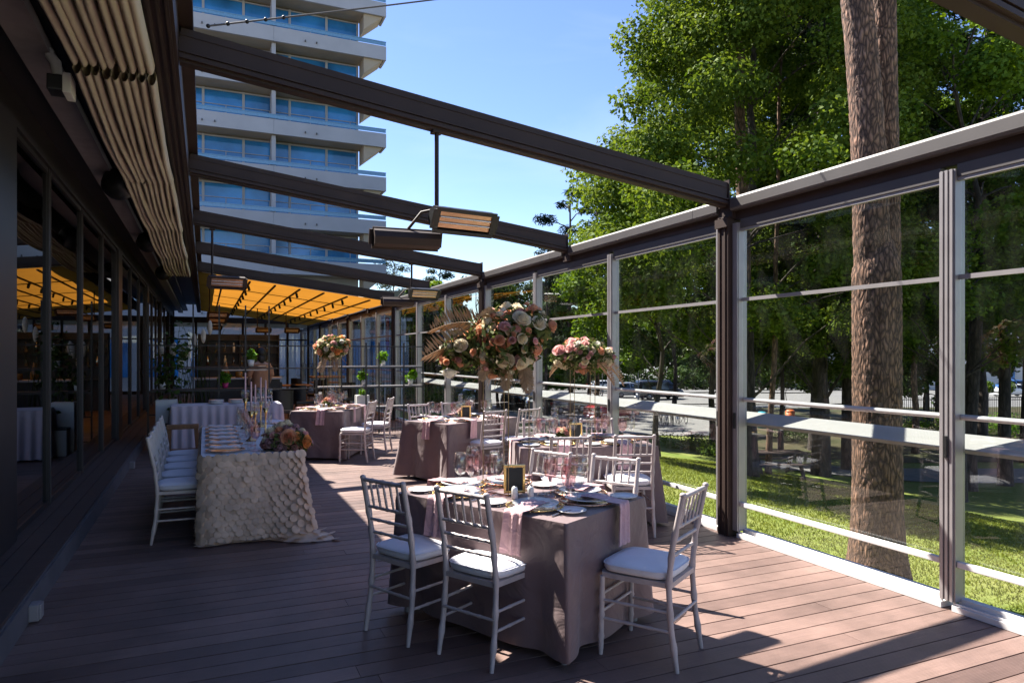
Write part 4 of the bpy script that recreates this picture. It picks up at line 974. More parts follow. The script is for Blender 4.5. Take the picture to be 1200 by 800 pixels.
for px,l in ((1158,'ball clipped little tree left of its twin before the pale house'),(1182,'ball clipped little tree in front of the white car')):
    x,y=fb(px,56); t=thing('clipped_tree',l,'tree',(x,y,-3.05),0,'ball clipped trees'); MB().tube([(0,0,0),(0,0,1.8)],.05,6).build('trunk','bark',t); obj('crown',leaf_mesh('crown',[(0,0,2.1,.5)],900,.13,int(px),'leaf_b',up=.2,flat=1,shell=.3),t)
for px,Z,m_,l in ((893,44,'turq','turquoise litter bin beside the leaning pine trunks'),(926,46,'orange','orange litter bin right of the turquoise one')):
    x,y=fb(px,Z); t=thing('litter_bin',l,'bin',(x,y,gz(x,y)+.03)); MB().lathe([(0,0),(.26,0),(.3,.9),(0,.9)],14).build('bin_body',m_,t); MB().lathe([(.0,1.05),(.2,1.03),(.31,.93),(.31,.9),(0,.9)],14).build('lid',m_,t)
# garden picnic table on the lawn
x,y=fb(908,22); t=thing('picnic_table','weathered wooden picnic table on the lawn, right of the big dark post','table',(x,y,gz(x,y)),-.4)
MB().bbox(-.9,.9,-.38,.38,.72,.77,.01).build('tabletop','darkwood',t)
for sx in (-.65,.65):
    b=MB(); b.bar((sx,-.65,0),(sx,-.2,.72),.06,.1,(1,0,0)); b.bar((sx,.65,0),(sx,.2,.72),.06,.1,(1,0,0)); b.build('leg','darkwood',t)
for sy in (-.68,.68): MB().bbox(-.9,.9,sy-.12,sy+.12,.42,.46,.01).build('bench_seat','darkwood',t)
# ------------------------------------------------------------------ chiavari chairs
def make_chair(label, wood='chair', group='silver chiavari chairs'):
    t=thing('chiavari_chair',label,'chair',(0,0,0),0,group)
    def nodes(pts,r,zs):
        """resample a polyline and swell it at the bamboo rings"""
        P=[Vector(p) for p in pts]; out=[];rr=[]
        n=22
        seg=[(P[i+1]-P[i]).length for i in range(len(P)-1)]; T=sum(seg)
        for k in range(n+1):
            d=T*k/n; i=0
            while i<len(seg)-1 and d>seg[i]: d-=seg[i]; i+=1
            q=P[i].lerp(P[i+1],min(1,d/seg[i])); out.append(q); rr.append(r)
        for zf in zs:
            i=min(n-1,max(1,int(zf*n))); rr[i]=r*1.28
        return out,rr
    for s in (-1,1):
        p,r=nodes([(s*.187,-.235,0),(s*.182,-.2,.22),(s*.177,-.185,.44),(s*.176,-.205,.64),(s*.176,-.262,.915)],.0155,(.18,.36,.52,.66,.8))
        r[0]=.012; r[1]=.0135
        b=MB().tube(p,r,10); b.sphere((s*.176,-.263,.918),.0185,10,6,(1,1,.8)); b.build('rear_leg',wood,t)
        p,r=nodes([(s*.198,.198,0),(s*.193,.19,.43)],.0155,(.25,.5,.75)); r[0]=.012; r[1]=.0135
        MB().tube(p,r,10).build('front_leg',wood,t)
    b=MB(); o=.012
    vs=[(-.185,-.2),(.185,-.2),(.2,.1),(.195,.19),(.15,.21),(-.15,.21),(-.195,.19),(-.2,.1)]
    n=len(vs); b.add([(x,y,.425) for x,y in vs]+[(x,y,.452) for x,y in vs],[tuple(range(n))[::-1],tuple(range(n,2*n))]+[(k,(k+1)%n,(k+1)%n+n,k+n) for k in range(n)])
    b.build('seat',wood,t)
    # cushion: superellipse pillow
    def cf(i,j):
        a=2*math.pi*i/28; v=[(0,.455),(.9,.455),(1.0,.462),(1.04,.48),(1.02,.499),(.95,.511),(.7,.519),(.35,.523),(0,.524)][j]
        c,s=math.cos(a),math.sin(a); e=.42
        x=.192*v[0]*abs(c)**e*(1 if c>0 else -1); y=.193*v[0]*abs(s)**e*(1 if s>0 else -1)+.008
        x*=1+.04*(y/.2); 
        return (x,y,v[1]+.0025*math.sin(9*x+2)*math.sin(8*y)*(j>4))
    cu=MB().grid(cf,28,8,True,True).build('cushion','cushion',t)
    pp=[]
    for k in range(29):
        a=2*math.pi*k/28;c,s=math.cos(a),math.sin(a); e=.42; y=.2*abs(s)**e*(1 if s>0 else -1)+.008; x=.199*abs(c)**e*(1 if c>0 else -1)*(1+.04*y/.2); pp.append((x*1.02,y,.499))
    MB().tube(pp,.0035,5,False).build('piping','cushion',cu)
    def back(z): return -.205-.057*((z-.64)/.275)
    def rail(nm,z,r):
        p,rr=nodes([(-.174,back(z),z),(.174,back(z),z)],r,(.25,.5,.75)); return MB().tube(p,rr,8).build(nm,wood,t)
    rail('top_rail',.905,.0125)
    for z in (.742,.665,.585): rail('back_rail',z,.0095)
    for k in range(5):
        x=-.116+.058*k; p,rr=nodes([(x,back(.745),.745),(x,back(.9),.9)],.0072,(.3,.62)); MB().tube(p,rr,8).build('spindle',wood,t)
    for s in (-1,1):
        for z in (.30,.20):
            p,rr=nodes([(s*.184,-.2-.03*(1-z/.44)-.0,z),(s*.195,.193,z)],.0085,(.33,.66)); MB().tube(p,rr,8).build('stretcher',wood,t)
    for z,y in ((.33,.192),(.235,.193)):
        p,rr=nodes([(-.19,y,z),(.19,y,z)],.0085,(.25,.5,.75)); MB().tube(p,rr,8).build('stretcher',wood,t)
    p,rr=nodes([(-.18,-.207,.26),(.18,-.207,.26)],.0085,(.25,.5,.75)); MB().tube(p,rr,8).build('stretcher',wood,t)
    return t
CH=None
def chair(x,y,heading,label,group='silver chiavari chairs'):
    global CH
    rz=R(heading-90)
    if CH is None:
        CH=make_chair(label); CH.location=(x,y,.001); CH.rotation_euler=(0,0,rz); return CH
    return dup(CH,(x,y,.001),rz,label,group)
f_='of the nearest mauve table'
chair(1.47,3.58,28.5,'silver chair seen from behind in the foreground, its seat crossed by a bright sun patch')
chair(1.17,4.06,26.5,'silver chair left of the foreground one, back turned, half in the shade')
chair(2.26,3.21,122.,'silver chair seen from the side at the right end '+f_)
chair(2.135,4.50,205,'silver chair behind the pink goblets on the far side '+f_)
chair(2.43,4.04,210,'silver chair on the far side of the nearest table, backrest beside the right napkin')
chair(3.03,5.62,74,'silver chair at the middle table with back turned, left of its pair')
chair(3.60,5.44,70,'silver chair at the middle table with back turned, nearest the glass wall')
chair(3.36,6.74,252,'silver chair across the middle table, left of the steel mullion')
chair(3.93,6.46,250,'silver chair across the middle table, close to the glass wall')
chair(3.37,8.50,104,'silver chair with back turned at the third table, pink napkin to its left')
chair(3.92,8.62,104,'silver chair at the right end of the third table near the glass wall')
chair(2.95,9.60,287,'silver chair across the third table, beside its far left corner')
chair(3.50,9.76,283,'silver chair across the third table, in front of the dark post')
chair(2.15,10.78,150,'silver chair in profile at the right side of the far left table, nearer one')
chair(2.62,11.52,152,'silver chair in profile at the right side of the far left table, farther one')
chair(1.05,12.55,300,'silver chair standing alone by the lilac buffet, far behind the candles')
WC=make_chair('white chair nearest the camera in the row along the rosette table','whitechair','white chairs along the rosette table')
WC.location=(-.19,6.91,.001); WC.rotation_euler=(0,0,R(-90))
for k,(yy,l) in enumerate(((7.42,'white chair second from the camera in the row along the rosette table'),(7.93,'white chair third from the camera in the row along the rosette table'),(8.44,'white chair fourth from the camera in the row along the rosette table'),(8.95,'white chair farthest from the camera in the row along the rosette table'))):
    dup(WC,(-.19-.005*k,yy,.001),R(-90),l,'white chairs along the rosette table')

# ------------------------------------------------------------------ cloth-covered tables
def cloth(name,label,x,y,rz,L,W,H,mname,hem=.05,flare=.05,corner=.16,folds=9,seed=0,group=None,fold_amp=.022,rise=None):
    """local x = short side (W), local y = long side (L)"""
    g=np.random.default_rng(seed); t=MB(); hx,hy=W/2,L/2; ph=g.random(4)*6
    rc=.018
    per=[]  # perimeter samples (x,y,nx,ny,cornerdist)
    N=200
    tot=2*(W+L)
    for k in range(N):
        d=tot*k/N
        if d<W: p=(-hx+d,-hy);n=(0,-1);cd=min(d,W-d)
        elif d<W+L: e=d-W; p=(hx,-hy+e);n=(1,0);cd=min(e,L-e)
        elif d<2*W+L: e=d-W-L; p=(hx-e,hy);n=(0,1);cd=min(e,W-e)
        else: e=d-2*W-L; p=(-hx,hy-e);n=(-1,0);cd=min(e,L-e)
        per.append((p,n,cd,d))
    rows=14
    def fn(i,j):
        p,n,cd,d=per[i%N]; s=j/rows
        cx=1 if p[0]>0 else -1; cy=1 if p[1]>0 else -1
        ce=math.exp(-(cd/.11)**2)
        nn=Vector((n[0],n[1])); dg=Vector((cx,cy)).normalized()
        dirv=(nn*(1-ce)+dg*ce)
        inw=-.10*math.exp(-((cd-.17)/.09)**2)*.35
        f=fold_amp*math.sin(d*folds*2*math.pi/ (tot/2.0)+ph[0])*(1-ce)+fold_amp*.6*math.sin(d*folds*3.3+ph[1])*(1-ce)
        off=s**.85*(flare+f+inw)+corner*ce*s**1.15
        if j==0: off=0.0
        z=H-(H-hem)*s
        if j==0: z=H
        elif j==1: off+=.006; 
        wob=.006*math.sin(d*4+ph[2])*(s**2)
        if rise: z+=rise(s,cd)
        return (p[0]+dirv.x*off,p[1]+dirv.y*off,max(.004,z+wob-.03*ce*s*0))
    t.grid(fn,N,rows,True,True)
    for q in range(10):
        for r_ in range(8):
            pass
    nx_,ny_=14,20
    t.grid(lambda i,j:(-hx+W*i/nx_,-hy+L*j/ny_,H+(.0012*math.sin(7*i+3*j) if 0<i<nx_ and 0<j<ny_ else 0)),nx_,ny_,True)
    o=t.build(name,mname,None,(x,y,0)); o.rotation_euler=(0,0,rz); tag(o,label,'tablecloth',group); return o
def table(label,x,y,rz,L,W,H,group='banquet tables'):
    t=thing('banquet_table',label,'table',(x,y,0),rz,group)
    MB().bbox(-W/2+.004,W/2-.004,-L/2+.004,L/2-.004,H-.03,H-.004,.006).build('tabletop','oak',t)
    for sx in (-1,1):
        for sy in (-1,1): MB().tube([(sx*(W/2-.05),sy*(L/2-.05),0),(sx*(W/2-.05),sy*(L/2-.05),H-.03)],[.02,.028],10).build('leg','alu',t)
    return t
TH=.76
TB={'near':(1.81,3.965,27.5,1.31,.87),'middle':(3.5,6.155,-17.5+90,1.34,.87),'third':(3.23,9.04,25+90+0,1.42,.84),'farleft':(1.91,11.76,-28,1.42,.84)}
# rz such that local y = long axis
TB['near']=(1.81,3.965,27.5,1.31,.87)
TB['middle']=(3.5,6.155,72.5,1.34,.87)
TB['third']=(3.25,9.02,-63.,1.40,.84)
TB['farleft']=(1.93,11.74,-28.,1.42,.84)
TD={'near':'nearest mauve table','middle':'middle mauve table','third':'third mauve table','farleft':'far left mauve table'}
for i,(k,(x,y,a,L,W)) in enumerate(TB.items()):
    table('banquet table hidden under the cloth of the '+TD[k],x,y,R(a),L,W,TH-.003)
    cloth('tablecloth','mauve satin cloth draping the '+TD[k],x,y,R(a),L,W,TH,'mauve',.035 if k!='near' else .05,.03 if k!='near' else .015,[.045,.08,.12,.07][i],5,20+i,'mauve tablecloths',.010)
# goblets etc ---------------------------------------------------------------
def goblet(name,label,cat,mname,kind,loc,group):
    t=thing(name,label,cat,loc,0,group)
    if kind=='goblet':
        bowl=[(.008,.085),(.02,.092),(.036,.115),(.040,.15),(.039,.185),(.041,.205),(.0385,.205),(.0365,.185),(.0375,.15),(.033,.117),(.018,.096),(0,.094)]; stem=[(.007,.012),(.0055,.03),(.010,.045),(.0055,.06),(.008,.085)]; foot=[(0,0),(.036,0),(.036,.003),(.012,.009),(.007,.012)]
    elif kind=='wine':
        bowl=[(.004,.10),(.02,.105),(.038,.13),(.042,.16),(.036,.20),(.031,.222),(.0295,.222),(.0345,.20),(.0405,.16),(.0365,.132),(.018,.108),(0,.106)]; stem=[(.0045,.008),(.0035,.05),(.0045,.10)]; foot=[(0,0),(.035,0),(.035,.002),(.008,.006),(.0045,.008)]
    else:
        bowl=[(.004,.10),(.012,.105),(.022,.14),(.025,.19),(.023,.235),(.0215,.235),(.0235,.19),(.0205,.141),(.010,.109),(0,.107)]; stem=[(.0045,.008),(.0035,.05),(.004,.10)]; foot=[(0,0),(.03,0),(.03,.002),(.008,.006),(.0045,.008)]
    if kind!='flute': bowl,stem,foot=[[(r_*1.1,z*1.16) for r_,z in q] for q in (bowl,stem,foot)]
    n=14
    if kind=='goblet':   # cut facets
        b=MB()
        vs=[];fs=[]
        for r_,z in bowl:
            for k in range(20):
                a=2*math.pi*k/20; rr=r_*(1+(.05 if (k+int(z*60))%2 else -.03)*(.115<z<.235)); vs.append((rr*math.cos(a),rr*math.sin(a),z))
        for i in range(len(bowl)-1):
            for k in range(20): fs.append((i*20+k,i*20+(k+1)%20,(i+1)*20+(k+1)%20,(i+1)*20+k))
        b.add(vs,fs,False)
    else: b=MB().lathe(bowl,n)
    b.build('bowl',mname,t); MB().lathe(stem,8).build('stem',mname,t); MB().lathe(foot,n).build('foot',mname,t)
    return t
PROTO={}
def put(key,maker,loc,rz,label,group):
    if key not in PROTO:
        o=maker(label,group); o.location=loc; o.rotation_euler=(0,0,rz); PROTO[key]=o; return o
    return dup(PROTO[key],loc,rz,label,group)
def mk_plate(r,m):
    def f(label,group):
        o=MB().lathe([(0,0),(r*.55,0),(r*.62,.004),(r,.016),(r*.995,.0185),(r*.62,.008),(r*.5,.0045),(0,.0045)],32).build('plate',m); return tag(o,label,'plate',group)
    return f
def mk_charger(m):
    def f(label,group):
        t=thing('charger_plate',label,'charger plate',(0,0,0),0,group)
        MB().lathe([(0,0),(.11,0),(.13,.004),(.155,.012),(.154,.015),(.12,.007),(0,.004)],32).build('glass_disc','clearglass',t)
        b=MB(); vs=[(.158*math.cos(2*math.pi*k/32),.158*math.sin(2*math.pi*k/32),.015) for k in range(33)]; b.tube(vs,.0055,6,False); b.build('rim',m,t)
        b=MB()
        for k in range(40): a=2*math.pi*k/40; b.sphere((.166*math.cos(a),.166*math.sin(a),.0145),.005,6,4)
        b.build('beads',m,t); return t
    return f
def mk_napkin(label,group):
    # origin at the table edge, +y into the table; drapes over the edge
    def fn(i,j):
        u=i/8-.5; s=j/26*.50
        wv=.004*math.sin(u*14+1)+.003*math.sin(u*23)
        if s<.26: y,z=.235-s,.024+.006*math.sin(s*20)+(wv if s<.2 else wv*.5); 
        else: 
            q=s-.26; a=min(1,q/.03)*1.45; y=-.025-.012*math.sin(a) if q>0 else -.025; z=.012-max(0,q-.012); y-= .012+.03*q*0+wv*1.6+.035*max(0,q-.02)
            z=.018-q
        if .21<s<.27: z=.018
        wd=.135*(1-.10*math.sin(s*7))
        return (u*wd+.01*math.sin(s*9),y,z)
    b=MB(); b.grid(fn,8,26)
    v0=list(b.v); 
    off=[(x,y+(.006 if z<.01 else 0),z-(.006 if z>=.01 else 0)) for x,y,z in v0]; b.add(off,[f[::-1] for f in b.f],True)
    o=b.build('napkin','napkin'); return tag(o,label,'napkin',group)
def mk_fork(label,group):
    b=MB(); b.tube([(0,-.1,.003),(0,-.04,.004),(0,.03,.006)],[.0045,.003,.0025],6); b.bbox(-.011,.011,.03,.052,.004,.008,.0015)
    for q in (-.0095,-.0032,.0032,.0095): b.bar((q,.05,.006),(q,.098,.009),.0028,.002)
    o=b.build('fork','steel'); return tag(o,label,'fork',group)
def mk_knife(label,group):
    b=MB(); b.tube([(0,-.11,.004),(0,-.05,.005),(0,.0,.005)],[.005,.0065,.004],6); b.bbox(-.008,.008,0,.115,.003,.0055,.001); o=b.build('knife','steel'); return tag(o,label,'knife',group)
def mk_gob(m,kind,nm,cat):
    return lambda label,group: goblet(nm,label,cat,m,kind,(0,0,0),group)
def setting(tk,seat,ex,ey,ang,full=True,napkin=True,copper=False):
    """ex,ey = table-local edge point; ang = local heading pointing into the table"""
    x,y,a,L,W=TB[tk]; A=R(a); desc=seat+' of the '+TD[tk]
    wx=x+ex*math.cos(A)-ey*math.sin(A); wy=y+ex*math.sin(A)+ey*math.cos(A); H=A+R(ang)-math.pi/2
    jx=rnd.uniform(-.012,.012)
    def P(lx,ly,z=0): return (wx+lx*math.cos(H)-ly*math.sin(H),wy+lx*math.sin(H)+ly*math.cos(H),TH+.003+z)
    rim='copper' if copper else 'gold'; nm_='copper rimmed' if copper else 'gold rimmed'
    put('ch'+rim,mk_charger(rim),P(jx,.19),0,f'{nm_} glass charger at the {desc}','charger plates')
    put('pl',mk_plate(.135,'plate'),P(jx+.003,.19,.017),0,f'white dinner plate at the {desc}','dinner plates')
    if napkin: put('nap',mk_napkin,P(jx+.02,0,.012),H+rnd.uniform(-.05,.05),f'pink napkin over the edge at the {desc}','pink napkins')
    put('fork',mk_fork,P(-.19,.17),H,f'steel fork at the {desc}','forks'); put('knife',mk_knife,P(.19,.18),H,f'steel knife at the {desc}','knives')
    put('gob',mk_gob('pinkglass','goblet','goblet','goblet'),P(.10,.37),rnd.random(),f'pink cut goblet at the {desc}','pink goblets')
    put('wine',mk_gob('clearglass','wine','wine_glass','wine glass'),P(.18,.34),0,f'clear wine glass at the {desc}','wine glasses')
    if full:
        put('bread',mk_plate(.085,'plate'),P(-.27,.12),0,f'small bread plate at the {desc}','bread plates')
for tk in TB:
    L,W=TB[tk][3],TB[tk][4]; n=tk=='near'
    names={'near':('front left seat','rear left seat','right far-side seat','left far-side seat','right end seat','far end seat'),
           'middle':('right near-side seat','left near-side seat','right far-side seat','left far-side seat','left end seat','right end seat'),
           'third':('right near-side seat','left near-side seat','right far-side seat','left far-side seat','right end seat','left end seat'),
           'farleft':('front left seat','rear left seat','front right seat','rear right seat','front end seat','far end seat')}[tk]
    setting(tk,names[0],-W/2,-.32,0,True); setting(tk,names[1],-W/2,.28,0,True,True)
    setting(tk,names[2],W/2,-.30,180,n,True,True); setting(tk,names[3],W/2,.30,180,n,True,True)
    setting(tk,names[4],.06,-L/2,90,n,True,True); setting(tk,names[5],-.02,L/2,-90,False)
# ------------------------------------------------------------------ table decorations
def loc(tk,lx,ly,z=.003):
    x,y,a,L,W=TB[tk]; A=R(a); return (x+lx*math.cos(A)-ly*math.sin(A),y+lx*math.sin(A)+ly*math.cos(A),TH+z)
def frame(tk,lx,ly,rz,label):
    t=thing('table_sign',label,'picture frame',loc(tk,lx,ly),rz,'gold frames on the tables')
    b=MB(); 
    for x0,x1,z0,z1 in ((-.068,.068,.171,.188),(-.068,.068,.008,.025),(-.068,-.0517,.0255,.1705),(.0517,.068,.0255,.1705)): b.bbox(x0,x1,-.008,.008,z0,z1,.003)
    f=b.build('frame','gold',t); MB().box(-.0515,.0515,-.003,.003,.0257,.1693).build('blackboard','chalk',t)
    s=MB(); s.bar((0,.006,.12),(0,.075,.0),.02,.004); s.build('easel_leg','chalk',t)
frame('near',-.02,.02,R(-18),'gold frame with a black board standing on the nearest mauve table')
frame('middle',.0,.05,R(-10),'gold frame with a black board standing on the middle mauve table')
frame('third',.12,-.05,R(-10),'gold frame with a black board standing on the third mauve table')
def shaker(loc_,label):
    t=thing('shaker',label,'shaker',loc_,0,'salt and pepper shakers'); MB().lathe([(0,0),(.018,0),(.0195,.004),(.0195,.058),(.016,.07),(.008,.075),(0,.076)],16).build('shaker_body','white',t); MB().lathe([(.0,.078),(.007,.0775),(.009,.0755)],10).build('cap','steel',t)
shaker(loc('near',-.12,-.06),'white shaker in front of the gold frame, left one, on the nearest table'); shaker(loc('near',-.05,-.13),'white shaker in front of the gold frame, right one, on the nearest table')
shaker(loc('middle',-.12,-.06),'white shaker on the middle table, right one'); shaker(loc('middle',-.12,.02),'white shaker on the middle table, left one')
shaker(loc('farleft',-.05,-.12),'white shaker on the far left table, right one'); shaker(loc('farleft',-.14,-.1),'white shaker on the far left table, left one')
def candle_holder(loc_,label,h=.25,balls=2):
    t=thing('candle_holder',label,'candle holder',loc_,0,'crystal candle holders')
    b=MB(); b.lathe([(0,0),(.045,0),(.045,.008),(.012,.016),(.010,h-.06*balls)],14); b.build('stem','clearglass',t)
    for k in range(balls): MB().lathe([(0,0),(.03,.004),(.036,.02),(.036,.04),(.03,.054),(.027,.052),(.032,.038),(.032,.02),(.026,.008),(0,.006)],14,(0,0,h-.06*balls+k*.058)).build('glass_cup','clearglass',t)
    MB().lathe([(0,0),(.024,0),(.024,.022),(0,.022)],12,(0,0,h-.06*balls+.012)).build('candle','plate',t)
for tk,lst in {'third':((-.12,.1,.34,3,'taller'),(.0,.2,.26,1,'shorter')),'farleft':((.02,-.05,.34,3,'taller'),(-.15,-.12,.28,1,'shorter')),'middle':((.1,.25,.34,2,'taller'),(.02,.38,.24,1,'shorter')),'near':((.12,.30,.24,1,'shorter'),)}.items():
    for lx,ly,h,n,w in lst: candle_holder(loc(tk,lx,ly),f'{w} crystal candle holder in the centre of the {TD[tk]}',h,n)
# roses ---------------------------------------------------------------
def rose_mesh(seed,m,openn=1.):
    g=np.random.default_rng(seed); b=MB()
    rings=[(3,.30,.86,1.15,-.06),(3,.46,.80,1.1,-.02),(4,.64,.66,.9,.03),(5,.83,.46,.76,.12),(6,1.0,.24,.62,.25)]
    for ri,(n,rt,hh,wd,lean) in enumerate(rings):
        for k in range(n):
            a0=2*math.pi*(k+.5*(ri%2)+g.uniform(-.12,.12))/n+ri*.7; h1=hh*g.uniform(.93,1.07); rr=rt*g.uniform(.94,1.06); lo=lean*openn
            def fn(i,j):
                u=i/6*2-1; v=j/5
                a=a0+u*wd*(.4+.6*math.sin(math.pi*min(1,v*.55+.1)))
                r_=.04+(rr-.04)*math.sin(min(1,v*1.15)*math.pi*.56)**.75+lo*v**4+.03*u
                z=-.45+(h1+.45)*v-lo*.5*v**5-.10*u*u*v
                return (r_*math.cos(a),r_*math.sin(a),z)
            b.grid(fn,6,5)
    def cf(i,j):
        t=i/24*5*math.pi; v=j/2; r_=.02+.22*i/24; return (r_*math.cos(t),r_*math.sin(t),.45+.42*v-.10*i/24)
    b.grid(cf,24,2); b.sphere((0,0,.42),.26,10,6)
    return b.mesh('rose',m)
RM={k:[rose_mesh(i*7+q,'rose_'+k,.85+.35*q) for q in range(2)] for i,k in enumerate(('peach','pink','cream','dusty','orange','white','mauve'))}
def rose(parent,kind,loc_,dirv,s,g):
    o=bpy.data.objects.new('rose',RM[kind][int(g.integers(2))]); C.objects.link(o); o.parent=parent; o.location=loc_; o.scale=(s,)*3
    o.rotation_mode='QUATERNION'; o.rotation_quaternion=Vector(dirv).to_track_quat('Z','Y') @ __import__('mathutils').Quaternion((0,0,1),g.random()*6.28)
def frond(parent,base,dirv,length,droop,g,m='palm',nl=22,w=.5):
    D=Vector(dirv).normalized(); side=D.cross(Vector((math.sin(YAW),math.cos(YAW),.3))); side=side.normalized() if side.length>.1 else Vector((1,0,0)); up=side.cross(D)
    b=MB(); pts=[]
    for i in range(13):
        s=i/12; pts.append(Vector(base)+D*length*s+Vector((0,0,-droop*length*s*s)))
    b.tube(pts,[.005*(1-.8*i/12) for i in range(13)],5,False)
    for k in range(nl):
        s=.12+.86*k/nl; i=s*12; p=pts[int(i)].lerp(pts[min(12,int(i)+1)],i-int(i)); ll=length*w*(.68 if m=='palm' else 1)*math.sin(math.pi*(.12+.86*s))**.7*g.uniform(.85,1.1)
        for q in (-1,1):
            d=(D*.75+side*q*.75+up*.18+Vector((g.normal(),g.normal(),g.normal()))*.06).normalized(); e=p+d*ll+Vector((0,0,-droop*.25*ll)); mid=p.lerp(e,.45); n_=d.cross(up).normalized()*.006*(1+length)
            b.add([p,mid+n_+up*.003,e,mid-n_+up*.003],[(0,1,2,3)])
    b.build('palm_frond',m,parent)
def stand_and_bouquet(tk,lx,ly,rz,H,label_s,label_b,rx,rz_,n,seed,fronds,palette,lobes=(),size=.05):
    p=loc(tk,lx,ly); t=thing('flower_stand',label_s,'flower stand',p,rz,'gold flower stands')
    q=.105
    for sx in (-q,q):
        for sy in (-q,q): MB().tube([(sx,sy,.005),(sx,sy,H)],.003,6).build('rod','bronze',t)
    for z,nm in ((.006,'base_frame'),(H-.003,'top_frame')):
        b=MB()
        for a,c in (((-q,-q),(q,-q)),((q,-q),(q,q)),((q,q),(-q,q)),((-q,q),(-q,-q))): b.bar((a[0],a[1],z),(c[0],c[1],z),.007,.007)
        b.build(nm,'bronze',t)
    MB().lathe([(0,H+.002),(.08,H+.002),(.1,H+.05),(.09,H+.05),(0,H+.02)],16).build('dish','gold',t)
    g=np.random.default_rng(seed); bt=thing('bouquet',label_b,'bouquet',(p[0],p[1],p[2]+H+(.17 if tk=='near' else .12)),0,'bouquets on gold stands')
    core=[(0,0,0,rx*.8)]
    cen=[(0,0,0.,rx,rz_)]+list(lobes); tot=0; pos=[]
    while len(pos)<n and tot<6000:
        tot+=1; c=cen[int(g.choice(len(cen),p=[.62]+[.38/len(lobes)]*len(lobes)))] if lobes else cen[0]
        d=Vector((g.normal(),g.normal(),g.normal()*1.0+.25)).normalized(); r_=g.uniform(.7,1.12)
        P=Vector((c[0]+d.x*c[3]*r_,c[1]+d.y*c[3]*r_,c[2]+d.z*c[4]*r_))
        s=size*g.choice([.45,.7,.9,1.15],p=[.34,.28,.24,.14])
        if all((P-a).length>(s+b_)*.92 for a,b_ in pos):
            pos.append((P,s)); rose(bt,palette[int(g.integers(len(palette)))],P,d+Vector((0,0,.15)),s,g)
    cl=[(c[0],c[1],c[2],c[3]*1.1) for c in cen]+[(c[0],c[1],c[2]-c[4]*.45,c[3]*.7) for c in cen]
    obj('foliage',leaf_mesh('foliage',cl,2600 if rx>.2 else 1400,.055,seed,'bouqleaf',up=.2,flat=rz_/rx,shell=.45,aspect=.5),bt)
    b=MB()
    for k in range(26):
        a=g.random()*6.28; e=Vector((math.cos(a)*rx*g.uniform(.3,1.1),math.sin(a)*rx*g.uniform(.3,1.1),-rz_*g.uniform(.7,1.5))); b.tube([(0,0,-.1),e*.6,e],[.003,.002,.0015],4,False)
    b.build('trailing_stems','palm',bt)
    for base,dr,ln,dp in fronds: frond(bt,base,dr,ln,dp,g,'palm')
    return bt
camR=Vector((math.cos(YAW),-math.sin(YAW),0)); camF=Vector((math.sin(YAW),math.cos(YAW),0))
def cr(r_,f=0,u=0): v=camR*r_+camF*f; return (v.x,v.y,u)
stand_and_bouquet('near',.02,.12,R(27),.80,'tall thin gold rod stand on the nearest mauve table','huge peach and dusty bouquet with a dried palm frond over the nearest table',.235,.21,190,3,
   [(cr(-.10,-.05,.08),cr(-1,-.1,.42),.42,.45),(cr(-.08,-.02,.0),cr(-1,-.15,.10),.46,.35),(cr(.0,-.05,-.12),cr(.0,-.4,-1),.20,.05),(cr(.08,-.05,-.1),cr(.4,-.3,-.9),.19,.05),(cr(-.08,-.05,-.1),cr(-.5,-.3,-.9),.17,.05),(cr(-.06,-.12,.12),cr(-.5,-.6,.6),.2,.5),(cr(.1,-.05,-.12),cr(.2,-.4,-1),.22,.05)],
   ['peach','cream','pink','peach','dusty','white','peach','cream'],
   [cr(-.27,-.02,-.06)+(.13,.10),cr(.16,0,.08)+(.13,.14),cr(-.36,-.02,-.13)+(.07,.07)],.043)
stand_and_bouquet('middle',.0,-.02,R(-17),.76,'tall thin gold rod stand on the middle mauve table','smaller pink and orange bouquet with drooping dried palms, right of the huge one',.24,.15,80,5,
   [(cr(.12,0,-.02),cr(1,-.1,-.1),.30,.9),(cr(-.14,0,-.05),cr(-1,-.1,-.1),.20,.8),(cr(.1,-.1,-.05),cr(.8,-.5,-.3),.24,.8)],
   ['pink','peach','cream','cream','pink','white'],[cr(.22,0,-.02)+(.11,.10),cr(-.2,0,-.02)+(.12,.10)],.05)
stand_and_bouquet('farleft',-.02,.05,R(-28),.88,'tall thin gold rod stand on the far left mauve table','cream and peach bouquet high over the far left table',.25,.19,95,7,
   [(cr(-.05,-.1,-.1),cr(-.3,-.5,-1),.32,.1),(cr(.05,-.1,-.1),cr(.3,-.5,-1),.3,.1)],['cream','peach','cream','orange','white','pink'],[cr(.18,0,.06)+(.13,.13)],.05)
def low_centre(tk,lx,ly,label,seed,r=.07,n=9):
    p=loc(tk,lx,ly); bt=thing('table_posy',label,'posy',p,0,'small posies on the tables'); g=np.random.default_rng(seed)
    MB().lathe([(0,0),(.035,0),(.045,.06),(.04,.06),(0,.055)],14).build('cup','gold',bt)
    for k in range(n):
        d=Vector((g.normal(),g.normal(),abs(g.normal())+.3)).normalized(); rose(bt,['cream','pink','peach','dusty'][k%4],Vector((0,0,.07))+d*r,d,.026,g)
    obj('foliage',leaf_mesh('foliage',[(0,0,.07,r*.95)],160,.04,seed,'bouqleaf'),bt)
low_centre('middle',-.05,.2,'small pink posy on the middle table, behind its frame',31); low_centre('third',-.02,.05,'small rosy posy on the third table',32,.08); low_centre('farleft',-.08,.0,'small rosy posy on the far left table',33,.09,12)
